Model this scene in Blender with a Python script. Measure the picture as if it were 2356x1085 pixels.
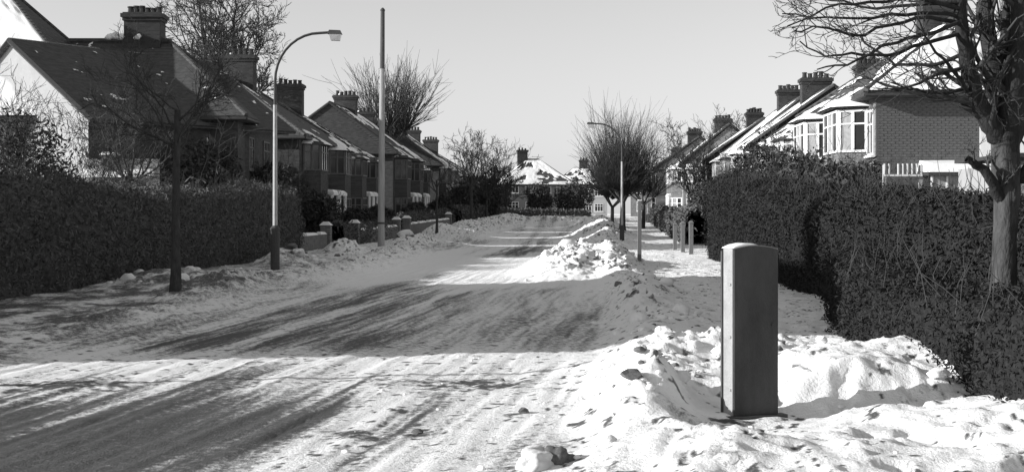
import bpy, math, random
import numpy as np
from mathutils import Vector, Matrix, noise as mnoise

# ------------------------------------------------------------------ camera, sky, sun
SC = bpy.context.scene
for o in list(bpy.data.objects):
    bpy.data.objects.remove(o)
C = SC.collection
F, CX, HY = 3000.0, 1178.0, 490.0            # focal length in photo pixels, optical axis, horizon row
EYE = 1.6
cam_d = bpy.data.cameras.new('camera'); cam = bpy.data.objects.new('camera', cam_d); C.objects.link(cam)
cam_d.sensor_width = 36.0; cam_d.lens = 36.0 * F / 2356.0
cam_d.shift_y = -(542.5 - HY) / 2356.0
cam_d.clip_start = 0.1; cam_d.clip_end = 3000
cam.location = (0, 0, EYE); cam.rotation_euler = (math.radians(90), 0, 0)
SC.camera = cam

SUN_EL = 18.3; SUN_AZ = 12.0                 # light travels to the right and a little away from the viewer
lx, ly = math.cos(math.radians(SUN_AZ)), math.sin(math.radians(SUN_AZ))
W = bpy.data.worlds.new('World'); SC.world = W; W.use_nodes = True
nt = W.node_tree; nt.nodes.clear()
sky = nt.nodes.new('ShaderNodeTexSky'); sky.sky_type = 'NISHITA'; sky.sun_disc = False
sky.sun_elevation = math.radians(SUN_EL); sky.sun_rotation = math.atan2(-lx, -ly)
sky.air_density = 2.0; sky.dust_density = 0.0; sky.ozone_density = 1.0
bw = nt.nodes.new('ShaderNodeRGBToBW'); bg = nt.nodes.new('ShaderNodeBackground'); wo = nt.nodes.new('ShaderNodeOutputWorld')
bg.inputs['Strength'].default_value = 0.107   # black-and-white film: the sky's luminance only
nt.links.new(sky.outputs[0], bw.inputs[0]); nt.links.new(bw.outputs[0], bg.inputs[0]); nt.links.new(bg.outputs[0], wo.inputs[0])
sd = bpy.data.lights.new('sun', 'SUN'); so = bpy.data.objects.new('sun', sd); C.objects.link(so)
sd.energy = 5.0; sd.angle = math.radians(0.5); sd.color = (1, 1, 1)
ce = math.cos(math.radians(SUN_EL))
so.rotation_euler = Vector((lx * ce, ly * ce, -math.sin(math.radians(SUN_EL)))).to_track_quat('-Z', 'Y').to_euler()
so.location = (-20, -5, 30)
vs = SC.view_settings
vs.view_transform = 'Standard'; vs.look = 'None'; vs.gamma = 1.0; vs.use_curve_mapping = False
vs.exposure = 0.45

random.seed(7); RNG = np.random.default_rng(7)

# ------------------------------------------------------------------ helpers
def at(px, py, d):
    return Vector(((px - CX) * d / F, d, EYE - (py - HY) * d / F))

def base_z(y):
    t = np.clip((np.asarray(y, float) - 45) / 115.0, 0, 1)
    return 1.05 * t * t * (3 - 2 * t) * 0.6 + 1.05 * t * 0.4

def bz(y): return float(base_z(y))

def mat(name, col, var=0.25, scale=8.0, rough=0.85, bump=0.0, bscale=60.0, spec=0.3, stretch=None, detail=6.0):
    m = bpy.data.materials.new(name); m.use_nodes = True
    t = m.node_tree; b = t.nodes['Principled BSDF']
    b.inputs['Roughness'].default_value = rough
    b.inputs['Specular IOR Level'].default_value = spec
    tc = t.nodes.new('ShaderNodeTexCoord'); mp = t.nodes.new('ShaderNodeMapping')
    if stretch: mp.inputs['Scale'].default_value = stretch
    t.links.new(tc.outputs['Object'], mp.inputs[0])
    n = t.nodes.new('ShaderNodeTexNoise'); n.inputs['Scale'].default_value = scale; n.inputs['Detail'].default_value = detail
    n.inputs['Roughness'].default_value = 0.7
    t.links.new(mp.outputs[0], n.inputs['Vector'])
    r = t.nodes.new('ShaderNodeMapRange'); r.inputs['From Min'].default_value = 0.25; r.inputs['From Max'].default_value = 0.75
    r.inputs['To Min'].default_value = col * (1 - var); r.inputs['To Max'].default_value = col * (1 + var)
    t.links.new(n.outputs[0], r.inputs[0]); t.links.new(r.outputs[0], b.inputs['Base Color'])
    if bump:
        n2 = t.nodes.new('ShaderNodeTexNoise'); n2.inputs['Scale'].default_value = bscale; n2.inputs['Detail'].default_value = 4
        bp = t.nodes.new('ShaderNodeBump'); bp.inputs['Strength'].default_value = bump; bp.inputs['Distance'].default_value = 0.02
        t.links.new(mp.outputs[0], n2.inputs['Vector']); t.links.new(n2.outputs[0], bp.inputs['Height']); t.links.new(bp.outputs[0], b.inputs['Normal'])
    return m

def brick_mat(name, col, mortar, scale=1.0):
    m = mat(name, col, 0.3, 6.0, 0.9)
    t = m.node_tree; b = t.nodes['Principled BSDF']
    geo = t.nodes.new('ShaderNodeTexCoord')
    sep = t.nodes.new('ShaderNodeSeparateXYZ'); t.links.new(geo.outputs['Object'], sep.inputs[0])
    add = t.nodes.new('ShaderNodeMath'); add.operation = 'ADD'; t.links.new(sep.outputs[0], add.inputs[0]); t.links.new(sep.outputs[1], add.inputs[1])
    cmb = t.nodes.new('ShaderNodeCombineXYZ'); t.links.new(add.outputs[0], cmb.inputs[0]); t.links.new(sep.outputs[2], cmb.inputs[1])
    br = t.nodes.new('ShaderNodeTexBrick'); br.inputs['Scale'].default_value = 1.0
    br.inputs['Brick Width'].default_value = 0.225 * scale; br.inputs['Row Height'].default_value = 0.075 * scale; br.inputs['Mortar Size'].default_value = 0.010 * scale
    for k, v in (('Color1', col * 0.7), ('Color2', col * 1.35), ('Mortar', mortar)):
        br.inputs[k].default_value = (v, v, v, 1)
    t.links.new(cmb.outputs[0], br.inputs['Vector'])
    mx = t.nodes.new('ShaderNodeMix'); mx.data_type = 'RGBA'; mx.blend_type = 'MULTIPLY'; mx.inputs[0].default_value = 0.5
    src = b.inputs['Base Color'].links[0].from_socket
    sc_ = t.nodes.new('ShaderNodeMath'); sc_.operation = 'MULTIPLY'; sc_.inputs[1].default_value = 1.0 / col; t.links.new(src, sc_.inputs[0])
    t.links.new(br.outputs['Color'], mx.inputs[6]); t.links.new(sc_.outputs[0], mx.inputs[7])
    t.links.new(mx.outputs[2], b.inputs['Base Color'])
    return m

def tile_mat(name, col):
    # rows of roof tiles too small to pick apart: fine relief and tone by row
    m = mat(name, col, 0.45, 5.0, 0.8)
    t = m.node_tree; b = t.nodes['Principled BSDF']
    tc = t.nodes.new('ShaderNodeTexCoord')
    w = t.nodes.new('ShaderNodeTexWave'); w.bands_direction = 'Z'; w.inputs['Scale'].default_value = 2.4; w.inputs['Distortion'].default_value = 1.2; w.inputs['Detail'].default_value = 3
    t.links.new(tc.outputs['Object'], w.inputs['Vector'])
    bp = t.nodes.new('ShaderNodeBump'); bp.inputs['Strength'].default_value = 0.7; bp.inputs['Distance'].default_value = 0.05
    t.links.new(w.outputs[0], bp.inputs['Height']); t.links.new(bp.outputs[0], b.inputs['Normal'])
    return m

M = {}
M['snow'] = mat('snow', 0.86, 0.05, 14.0, 0.75, 0.55, 45.0, 0.25)
M['roof_snow'] = mat('roof_snow', 0.86, 0.05, 3.0, 0.75, 0.3, 14.0, 0.2)
M['brick'] = brick_mat('brick_dark', 0.13, 0.20)
M['brick_left'] = brick_mat('brick_shaded', 0.055, 0.06)  # darker brick copy: shade of the left fronts put into its colour
M['brick_piece'] = mat('brick_piece', 0.11, 0.55, 5.0, 0.9, 0.4, 60.0)
M['mortar'] = mat('mortar', 0.26, 0.3, 12.0, 0.95)
M['stack'] = brick_mat('chimney_brick', 0.04, 0.05)
M['render'] = mat('white_render', 0.34, 0.10, 1.6, 0.9, 0.3, 40.0)
M['pebbledash'] = mat('pebbledash', 0.20, 0.25, 20.0, 0.95, 0.5, 70.0)
M['tiles'] = tile_mat('roof_tiles', 0.07)
M['bark_tree'] = mat('bark_weathered', 0.062, 0.75, 9.0, 0.95, 1.0, 30.0, 0.1, (1, 1, 0.4))
M['timber_dark'] = mat('tarred_timber', 0.09, 0.35, 10.0, 0.85, 0.5, 40.0, stretch=(1, 1, 0.08))
M['trim'] = mat('white_paint', 0.75, 0.08, 6.0, 0.5)
M['dark_trim'] = mat('dark_paint', 0.05, 0.2, 6.0, 0.6)
M['pot'] = mat('clay_pot', 0.045, 0.4, 9.0, 0.85)
M['bark'] = mat('bark', 0.055, 0.55, 14.0, 0.95, 0.9, 40.0, 0.2, (1, 1, 0.35))
M['bark_pale'] = mat('bark_pale', 0.17, 0.55, 9.0, 0.95, 1.0, 30.0, 0.2, (1, 1, 0.4))
M['bark_dark'] = mat('bark_limbs', 0.034, 0.5, 14.0, 0.95, 0.9, 40.0, 0.1, (1, 1, 0.35))
M['twig'] = mat('twig', 0.05, 0.35, 4.0, 0.9)
M['leaf'] = mat('privet_leaf', 0.115, 0.35, 3.5, 0.8, spec=0.1)
M['leaf_right'] = mat('laurel_leaf', 0.030, 0.4, 3.5, 0.8, spec=0.08)
M['leaf_dark'] = mat('evergreen_leaf', 0.07, 0.6, 2.5, 0.8, spec=0.1)
M['hedge_core'] = mat('hedge_core', 0.07, 0.5, 6.0, 0.95)
M['core_right'] = mat('laurel_core', 0.024, 0.4, 9.0, 0.95, 0.8, 25.0, 0.05)
M['concrete'] = mat('concrete', 0.17, 0.15, 20.0, 0.9, 0.3, 80.0)
M['steel'] = mat('painted_steel', 0.40, 0.2, 10.0, 0.6)
M['iron'] = mat('dark_iron', 0.06, 0.3, 12.0, 0.7)
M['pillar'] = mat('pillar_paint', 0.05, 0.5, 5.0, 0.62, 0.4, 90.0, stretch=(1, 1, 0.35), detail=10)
M['pillar_side'] = mat('pillar_sunlit_side', 0.30, 0.22, 9.0, 0.85, 0.4, 60.0)  # paler than the front: sunlight on the narrow side put into the colour
M['timber'] = mat('timber_pole', 0.34, 0.35, 10.0, 0.85, 0.5, 40.0, stretch=(1, 1, 0.08))
M['shaded_trim'] = mat('trim_paint_shaded', 0.10, 0.15, 6.0, 0.6)  # trim darkened to paint in the shade on the left windows
M['curtain'] = mat('curtain', 0.32, 0.5, 3.0, 0.9)
M['stone'] = mat('garden_wall', 0.14, 0.5, 7.0, 0.95, 0.6, 30.0)
g = bpy.data.materials.new('window_glass'); g.use_nodes = True
gb = g.node_tree.nodes['Principled BSDF']; gb.inputs['Base Color'].default_value = (0.03, 0.03, 0.03, 1); gb.inputs['Roughness'].default_value = 0.08
M['glass'] = g
l = bpy.data.materials.new('lamp_bowl'); l.use_nodes = True
lb = l.node_tree.nodes['Principled BSDF']; lb.inputs['Base Color'].default_value = (0.5, 0.5, 0.5, 1); lb.inputs['Roughness'].default_value = 0.25
M['bowl'] = l

def tag(o, label=None, cat=None, group=None, kind=None):
    if label: o['label'] = label
    if cat: o['category'] = cat
    if group: o['group'] = group
    if kind: o['kind'] = kind
    return o

def np_mesh(name, v, f, smooth=False):
    v = np.asarray(v, np.float32); f = np.asarray(f, np.int32)
    me = bpy.data.meshes.new(name)
    k = f.shape[1]
    me.vertices.add(len(v)); me.vertices.foreach_set('co', v.ravel())
    me.loops.add(f.size); me.loops.foreach_set('vertex_index', f.ravel())
    me.polygons.add(len(f)); me.polygons.foreach_set('loop_start', np.arange(0, f.size, k, dtype=np.int32))
    if smooth: me.polygons.foreach_set('use_smooth', np.ones(len(f), bool))
    me.update(calc_edges=True); me.validate()
    return me

def link(name, me, m, parent=None):
    o = bpy.data.objects.new(name, me); C.objects.link(o)
    if m is not None and me is not None and len(me.materials) == 0: me.materials.append(M[m] if isinstance(m, str) else m)
    if parent is not None: o.parent = parent
    return o

def empty(name, loc, rz=0.0):
    o = bpy.data.objects.new(name, None); C.objects.link(o); o.location = loc; o.rotation_euler = (0, 0, rz); o.empty_display_size = 0.2
    return o

def copy_tree(o, parent=None):
    c = o.copy(); C.objects.link(c); c.parent = parent
    for ch in o.children: copy_tree(ch, c)
    return c

class MB:
    def __init__(s): s.v = []; s.f = []
    def poly(s, pts):
        b = len(s.v); s.v += [tuple(p) for p in pts]; s.f.append(tuple(range(b, b + len(pts)))); return s
    def hexa(s, p):                                  # 8 corners: bottom 4 ccw, top 4 ccw
        b = len(s.v); s.v += [tuple(q) for q in p]
        for q in ((3, 2, 1, 0), (4, 5, 6, 7), (0, 1, 5, 4), (1, 2, 6, 5), (2, 3, 7, 6), (3, 0, 4, 7)): s.f.append(tuple(b + i for i in q))
        return s
    def box(s, x0, x1, y0, y1, z0, z1):
        return s.hexa([(x0, y0, z0), (x1, y0, z0), (x1, y1, z0), (x0, y1, z0), (x0, y0, z1), (x1, y0, z1), (x1, y1, z1), (x0, y1, z1)])
    def slab(s, pts, t):                             # polygon with thickness along -normal
        p = [Vector(q) for q in pts]; n = (p[1] - p[0]).cross(p[2] - p[0]).normalized() * t
        k = len(p); b = len(s.v); s.v += [tuple(q) for q in p] + [tuple(q - n) for q in p]
        s.f.append(tuple(range(b, b + k))); s.f.append(tuple(range(b + 2 * k - 1, b + k - 1, -1)))
        for i in range(k):
            j = (i + 1) % k; s.f.append((b + i, b + k + i, b + k + j, b + j))
        return s
    def tube(s, pts, rad, n=8, cap=True):
        pts = [Vector(p) for p in pts]; rings = []
        for i, p in enumerate(pts):
            t = (pts[min(i + 1, len(pts) - 1)] - pts[max(i - 1, 0)]).normalized()
            a = t.cross(Vector((0.31, 0.95, 0.05))).normalized(); c = t.cross(a)
            r = rad[i] if isinstance(rad, (list, tuple)) else rad
            b = len(s.v); s.v += [tuple(p + (a * math.cos(2 * math.pi * k / n) + c * math.sin(2 * math.pi * k / n)) * r) for k in range(n)]; rings.append(b)
        for b0, b1 in zip(rings, rings[1:]):
            for k in range(n): s.f.append((b0 + k, b0 + (k + 1) % n, b1 + (k + 1) % n, b1 + k))
        if cap:
            s.f.append(tuple(rings[0] + k for k in reversed(range(n)))); s.f.append(tuple(rings[-1] + k for k in range(n)))
        return s
    def mesh(s, name, smooth=False):
        me = bpy.data.meshes.new(name); me.from_pydata(s.v, [], s.f)
        if smooth: me.polygons.foreach_set('use_smooth', np.ones(len(me.polygons), bool))
        me.update(); return me
    def build(s, name, m, parent=None, smooth=False):
        return link(name, s.mesh(name, smooth), m, parent)

# value noise in numpy
_perm = RNG.random((256, 256))
def vnoise(x, y):
    xi = np.floor(x).astype(int); yi = np.floor(y).astype(int); fx = x - xi; fy = y - yi
    fx = fx * fx * (3 - 2 * fx); fy = fy * fy * (3 - 2 * fy)
    a = _perm[xi % 256, yi % 256]; b = _perm[(xi + 1) % 256, yi % 256]; c = _perm[xi % 256, (yi + 1) % 256]; d = _perm[(xi + 1) % 256, (yi + 1) % 256]
    return (a * (1 - fx) + b * fx) * (1 - fy) + (c * (1 - fx) + d * fx) * fy
def fbm(x, y, o=4, g=0.5):
    s = 0; a = 1; t = 0
    for i in range(o):
        s = s + a * vnoise(x * 2 ** i + 17.3 * i, y * 2 ** i + 41.7 * i); t += a; a *= g
    return s / t
def ridged(x, y, o=3):
    s = 0; a = 1; t = 0
    for i in range(o):
        s = s + a * (1 - np.abs(2 * vnoise(x * 2 ** i + 5.3 * i, y * 2 ** i + 9.1 * i) - 1)); t += a; a *= 0.5
    return s / t
def sstep(a, b, x):
    t = np.clip((x - a) / (b - a), 0, 1); return t * t * (3 - 2 * t)

# ------------------------------------------------------------------ snow-covered ground, road, verges
RS = 0.06                                              # the road runs a little to the right of the view
def lat(x, y): return x - RS * y

BANKS = [  # x, y, half width, half length, height : heaps of cleared snow
    (1.75, 12.9, 0.95, 1.0, 0.23), (2.9, 12.4, 1.2, 0.9, 0.10), (1.2, 11.6, 0.55, 0.9, 0.14), (1.10, 10.35, 0.30, 0.42, 0.30),
    (4.2, 9.3, 0.6, 0.7, 0.16), (0.95, 9.8, 0.4, 0.75, 0.18), (1.15, 8.3, 0.7, 0.5, 0.10),
    (1.9, 37.0, 1.3, 4.5, 0.50), (1.35, 33.5, 0.9, 3.0, 0.32), (3.0, 38.5, 0.6, 2.5, 0.15), (2.0, 42.0, 1.0, 3.0, 0.40),
    (2.2, 20.0, 0.5, 4.0, 0.10), (2.6, 25.0, 0.5, 3.5, 0.14),
    (5.0, 74.0, 1.4, 7.0, 0.75), (6.2, 95.0, 1.5, 8.0, 0.7), (4.2, 60.0, 1.2, 4.0, 0.45),
    (-6.0, 46.0, 0.7, 1.6, 0.42), (-6.4, 37.0, 0.7, 1.8, 0.36), (-4.3, 55.0, 0.9, 3.0, 0.35), (-3.9, 72.0, 1.0, 4.0, 0.6), (-3.0, 82.0, 1.0, 4.0, 0.6),
    (-2.0, 95.0, 1.2, 6.0, 0.55), (-7.3, 27.5, 0.9, 3.0, 0.22), (-6.0, 26.0, 0.7, 2.5, 0.15), (2.5, 112.0, 3.0, 6.0, 0.6), (-1.2, 108.0, 2.0, 6.0, 0.5), (6.5, 118.0, 3.5, 5.0, 0.5)]

def ground_height(x, y):
    u = lat(x, y)
    z = base_z(y)
    near = 1.0
    right = sstep(0.0, 0.7, u); left = sstep(-6.3, -7.2, u)
    left_cover = sstep(-4.4 + 0.0 * y, -6.6, u) * sstep(14, 30, y)
    beyond = sstep(3.3, 4.2, u) + sstep(-10.2, -11.2, u)
    z = z + 0.12 * right + 0.10 * left
    # ploughed ridge along both kerbs
    rid = np.exp(-((u - 0.75) / 0.45) ** 2) * (0.02 + 0.17 * fbm(y * 0.35, u * 0 + 3.1, 3)) * sstep(13.5, 16, y)
    ridl = np.exp(-((u + 6.9 - 0.6 * fbm(y * 0.2, y * 0, 2)) / 0.7) ** 2) * (0.05 + 0.30 * fbm(y * 0.3, u * 0 + 8.1, 3)) * sstep(14, 22, y)
    z = z + rid + ridl + 0.10 * left_cover * fbm(x * 0.9, y * 0.4, 3)
    bank = np.zeros_like(x)
    for (bx, by, rx, ry, h) in BANKS:
        d2 = ((x - bx) / rx) ** 2 + ((y - by) / ry) ** 2
        bank = bank + h * np.exp(-d2 ** 1.25)
    z = z + bank
    soft = np.clip(right + left + left_cover * 0.6, 0, 1)
    lump = np.clip(bank * 2.2 + rid * 3 + ridl * 2.5, 0, 1)
    wx = x + 0.25 * fbm(x * 2.1, y * 2.1, 2); wy = y + 0.25 * fbm(x * 2.1 + 50, y * 2.1, 2)
    z = z + soft * sstep(17, 11, y) * (0.11 * (fbm(wx * 2.4, wy * 2.4, 3, 0.55) - 0.5) - 0.05 * sstep(0.60, 0.68, fbm(wx * 3.3 + 20, wy * 2.6, 2))) + soft * (0.10 * (fbm(x * 1.1, y * 0.9, 4) - 0.5)) + soft * 0.045 * (fbm(x * 5, y * 4, 3) - 0.5) + soft * sstep(24, 14, y) * 0.035 * (ridged(wx * 6.5, wy * 6.5, 2) - 0.6)
    z = z + lump * (0.12 * (ridged(wx * 1.5, wy * 1.3, 3) - 0.55) + 0.09 * (fbm(wx * 6, wy * 5, 4, 0.65) - 0.5))
    # clods: flat-topped cells with steep sides
    cl = fbm(wx * 4.2, wy * 3.6, 2); z = z + np.clip(lump * 1.4, 0, 1) * 0.065 * sstep(0.51, 0.57, cl)
    cl2 = fbm(wx * 11, wy * 9 + 30, 2); z = z + np.clip(soft * 0.25 + lump, 0, 1) * 0.032 * sstep(0.55, 0.60, cl2)
    # the trodden hollow round the pillar
    hol = np.exp(-(((x - 1.85) / 0.62) ** 2 + ((y - 9.75) / 0.75) ** 2) ** 1.5)
    z = z * (1 - hol) + hol * (0.03 + 0.05 * fbm(x * 5, y * 5, 3))
    dl = (y - 10.10 - 0.21 * (x - 2.1)) / 1.02
    z = z + 0.11 * sstep(2.15, 3.6, x) * sstep(7.0, 9.0, y) * sstep(14.5, 11.5, y)
    al = sstep(1.9, 2.4, x) * sstep(4.9, 4.2, x)
    z = z + al * ((0.22 - .08 * sstep(2.6, 3.8, x)) * sstep(-.12, .42, dl + .34 * (fbm(x * 2.6, y * 2.6, 4, .6) - .5)) * sstep(2.4, 1.0, dl) - 0.06 * np.exp(-((dl + .2) / 0.25) ** 2))
    pth = np.exp(-((y - 9.2 - 0.35 * (x - 1.2)) / 0.35) ** 2) * sstep(0.6, 1.2, x) * sstep(2.6, 1.6, x)
    z = z - 0.05 * pth
    # ruts and frozen slush on the carriageway; near the camera traffic turns in from the left
    c = 0.14 * 24 * (1 - np.exp(-np.clip(y, 0, None) / 24.0)) + RS * y
    s = x - c
    road = 1 - np.clip(right + left, 0, 1)
    fade = sstep(60, 25, y)
    warp = 0.35 * fbm(x * 0.7, y * 0.25, 3)
    z = z + road * fade * (0.060 * (fbm((s + warp) * 1.7, y * 0.09, 3) - 0.5) + 0.040 * (fbm((s + warp) * 6.0, y * 0.22, 3) - 0.5)
                           + 0.016 * (fbm(s * 17, y * 0.9, 2) - 0.5) + 0.020 * (fbm(x * 4.5, y * 4.0, 4, 0.65) - 0.5))
    return z, u, s, road, lump, soft, bank

xs = np.concatenate([-np.geomspace(600, 12.2, 60), np.arange(-12.0, -6.0, 0.085), np.arange(-6.0, 5.6, 0.034), np.arange(5.6, 14, 0.12), np.geomspace(14.2, 600, 60)])
ys = [-60, -40, -25, -15, -8, -4, -1, 1, 3, 4.5, 5.5, 6.2]
yy = 6.6
while yy < 900:
    ys.append(yy); yy += max(0.035, 0.0026 * yy * (1 if yy < 70 else (yy / 70.0) ** 1.5))
ys = np.array(ys)
GX, GY = np.meshgrid(xs, ys)
Z, U, S_, ROAD, LUMP, SOFT, BANK = ground_height(GX, GY)
nx, ny = len(xs), len(ys)
# how much bare asphalt / grit shows: worn lanes, spills, soiled clods; also painted verge shade
wv = 0.6 * fbm(GX * 0.6, GY * 0.2, 3)
LE = np.interp(GY, [14, 20, 30, 40, 60, 100], [-6.4, -5.9, -4.7, -4.2, -4.4, -4.8])
lane = sstep(-0.35, 0.9, U - LE + 0.5 * (fbm(GX * 0.8, GY * 0.35, 3) - 0.5)) * sstep(-1.0, -3.0, U) * sstep(13.5, 16, GY)
st3 = fbm((S_ + wv * .5) * 17.0, GY * 0.8, 3)
st = fbm((S_ + wv) * 2.2, GY * 0.11, 4); st2 = fbm((S_ + wv) * 7.5, GY * 0.30, 3)
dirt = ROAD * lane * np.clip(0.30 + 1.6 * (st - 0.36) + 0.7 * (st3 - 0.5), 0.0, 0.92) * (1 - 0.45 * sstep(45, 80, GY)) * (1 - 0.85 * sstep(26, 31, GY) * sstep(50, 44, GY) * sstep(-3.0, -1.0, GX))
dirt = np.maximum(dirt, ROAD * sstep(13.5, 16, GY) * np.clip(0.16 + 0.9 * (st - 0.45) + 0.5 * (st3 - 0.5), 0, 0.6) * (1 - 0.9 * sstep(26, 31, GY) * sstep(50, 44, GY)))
nearroad = ROAD * sstep(16, 12.5, GY)
w_left = sstep(1.0, -2.8, GX) ; w_bot = sstep(12.6, 9.5, GY)
dirt = np.maximum(dirt, nearroad * np.clip(0.07 + 0.52 * w_left * w_bot + 1.9 * (st - 0.5) * (0.35 + 0.65 * w_left) + 0.8 * (st2 - 0.5) + 0.6 * (st3 - 0.5), 0, 0.85))
def spill(px, py, wx, wy, k):
    d = F * EYE / (py - HY); x0 = (px - CX) * d / F
    q = ((GX - x0) / wx) ** 2 + ((GY - d) / wy) ** 2
    return k * np.clip(3.4 * np.exp(-q) * (fbm(GX * 8.0, GY * 9.0, 5, 0.8) - 0.30) - 0.06, 0, 0.9)
for a in ((1080, 884, 0.75, 0.42, 1.2), (900, 880, 0.4, 0.35, .8), (830, 1000, 0.45, 0.22, 1.1), (1000, 905, .5, .25, .7), (1240, 900, .35, .35, .5), (1190, 955, .15, .18, .9), (960, 1000, .10, .08, 1.3),
          (150, 890, 0.9, 0.55, 1.2), (60, 1010, 1.0, .5, .9), (1200, 740, .35, 1.2, .8), (330, 780, 1.0, 1.0, .6), (1690, 985, .20, .10, 1.3)):  # last entry simply darkens the ground at the pillar's foot
    dirt = np.maximum(dirt, spill(*a) * (1 - 0.8 * np.clip(BANK * 6, 0, 1) * (a[0] < 1500)))
clodd = np.clip(LUMP * 1.1 + 0.25 * SOFT, 0, 1) * sstep(0.60, 0.70, fbm(GX * 6.2 + 9, GY * 5.0, 3, 0.65)) * 0.80
gr = sstep(0.66, 0.74, fbm(GX * 10 + 90, GY * 8.0, 3, 0.7)) * 0.85
dirt = np.maximum(dirt, np.maximum(clodd, gr * np.clip(ROAD * sstep(30, 12, GY) + SOFT, 0, 1) * 0.9))
tro = SOFT * sstep(10.6, 9.2, GY) * sstep(3.0, 0.0, U)
dirt = np.maximum(dirt, tro * np.clip(0.16 + 1.1 * (fbm(GX * 2.3, GY * 2.3, 4, 0.6) - 0.5), 0, 0.5))
lv = sstep(-5.4, -7.0, U) * sstep(62, 20, GY)             # left verge: some dirt, plus shade painted into the snow colour
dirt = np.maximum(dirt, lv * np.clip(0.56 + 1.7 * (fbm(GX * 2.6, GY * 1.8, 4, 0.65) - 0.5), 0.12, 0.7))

V = np.stack([GX, GY, Z], -1).reshape(-1, 3)
ii = np.arange(nx * ny).reshape(ny, nx)
Q = np.stack([ii[:-1, :-1], ii[:-1, 1:], ii[1:, 1:], ii[1:, :-1]], -1).reshape(-1, 4)
fu = 0.25 * (U[:-1, :-1] + U[:-1, 1:] + U[1:, 1:] + U[1:, :-1]).ravel(); fy = GY[:-1, :-1].ravel(); fx = GX[:-1, :-1].ravel()
dirt_shade_flat = dirt.ravel()

def snow_ground_mat():
    m = bpy.data.materials.new('snow_and_slush'); m.use_nodes = True
    t = m.node_tree; b = t.nodes['Principled BSDF']; b.inputs['Roughness'].default_value = 0.7; b.inputs['Specular IOR Level'].default_value = 0.25
    at_ = t.nodes.new('ShaderNodeAttribute'); at_.attribute_name = 'dirt'
    tc = t.nodes.new('ShaderNodeTexCoord')
    n = t.nodes.new('ShaderNodeTexNoise'); n.inputs['Scale'].default_value = 13.0; n.inputs['Detail'].default_value = 9; n.inputs['Roughness'].default_value = 0.85
    t.links.new(tc.outputs['Object'], n.inputs['Vector'])
    sub = t.nodes.new('ShaderNodeMath'); sub.operation = 'MULTIPLY_ADD'; sub.inputs[1].default_value = 1.5; sub.inputs[2].default_value = -0.75
    t.links.new(n.outputs[0], sub.inputs[0])
    # grain breaks the edge between slush and snow, most where both meet
    w = t.nodes.new('ShaderNodeMath'); w.operation = 'MULTIPLY_ADD'; w.inputs[1].default_value = 1.35
    t.links.new(sub.outputs[0], w.inputs[0]); t.links.new(at_.outputs['Fac'], w.inputs[2])
    cl = t.nodes.new('ShaderNodeMapRange'); cl.interpolation_type = 'SMOOTHSTEP'
    cl.inputs['From Min'].default_value = 0.15; cl.inputs['From Max'].default_value = 0.85
    t.links.new(w.outputs[0], cl.inputs[0])
    ramp = t.nodes.new('ShaderNodeValToRGB'); e = ramp.color_ramp.elements
    e[0].position = 0.0; e[0].color = (0.87, 0.87, 0.87, 1); e[1].position = 1.0; e[1].color = (0.075, 0.075, 0.075, 1)
    e2 = e.new(0.35); e2.color = (0.46, 0.46, 0.46, 1); e3 = e.new(0.7); e3.color = (0.17, 0.17, 0.17, 1)
    t.links.new(cl.outputs[0], ramp.inputs[0]); t.links.new(ramp.outputs[0], b.inputs['Base Color'])
    n2 = t.nodes.new('ShaderNodeTexNoise'); n2.inputs['Scale'].default_value = 38.0; n2.inputs['Detail'].default_value = 5; n2.inputs['Roughness'].default_value = 0.65
    t.links.new(tc.outputs['Object'], n2.inputs['Vector'])
    bp = t.nodes.new('ShaderNodeBump'); bp.inputs['Strength'].default_value = 0.65; bp.inputs['Distance'].default_value = 0.025
    t.links.new(n2.outputs[0], bp.inputs['Height']); t.links.new(bp.outputs[0], b.inputs['Normal'])
    return m
M['ground'] = snow_ground_mat()

def sheet(name, mask):
    q = Q[mask]; used, inv = np.unique(q, return_inverse=True)
    me = np_mesh(name, V[used], inv.reshape(q.shape), True)
    a = me.attributes.new('dirt', 'FLOAT', 'POINT'); a.data.foreach_set('value', dirt_shade_flat[used].astype(np.float32))
    return tag(link(name, me, 'ground'), kind='structure')
m_road = (fu > -6.9) & (fu < 0.25) & (fy < 135)
m_right = (fu >= 0.25) & (fu < 3.7) & (fy < 135) & (fy > -30)
m_left = (fu <= -6.9) & (fu > -10.7) & (fy < 135) & (fy > -30)
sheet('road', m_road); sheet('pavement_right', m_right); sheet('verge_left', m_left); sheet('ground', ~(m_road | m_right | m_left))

def gz(x, y):
    return float(ground_height(np.array([[float(x)]]), np.array([[float(y)]]))[0][0, 0])

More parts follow.
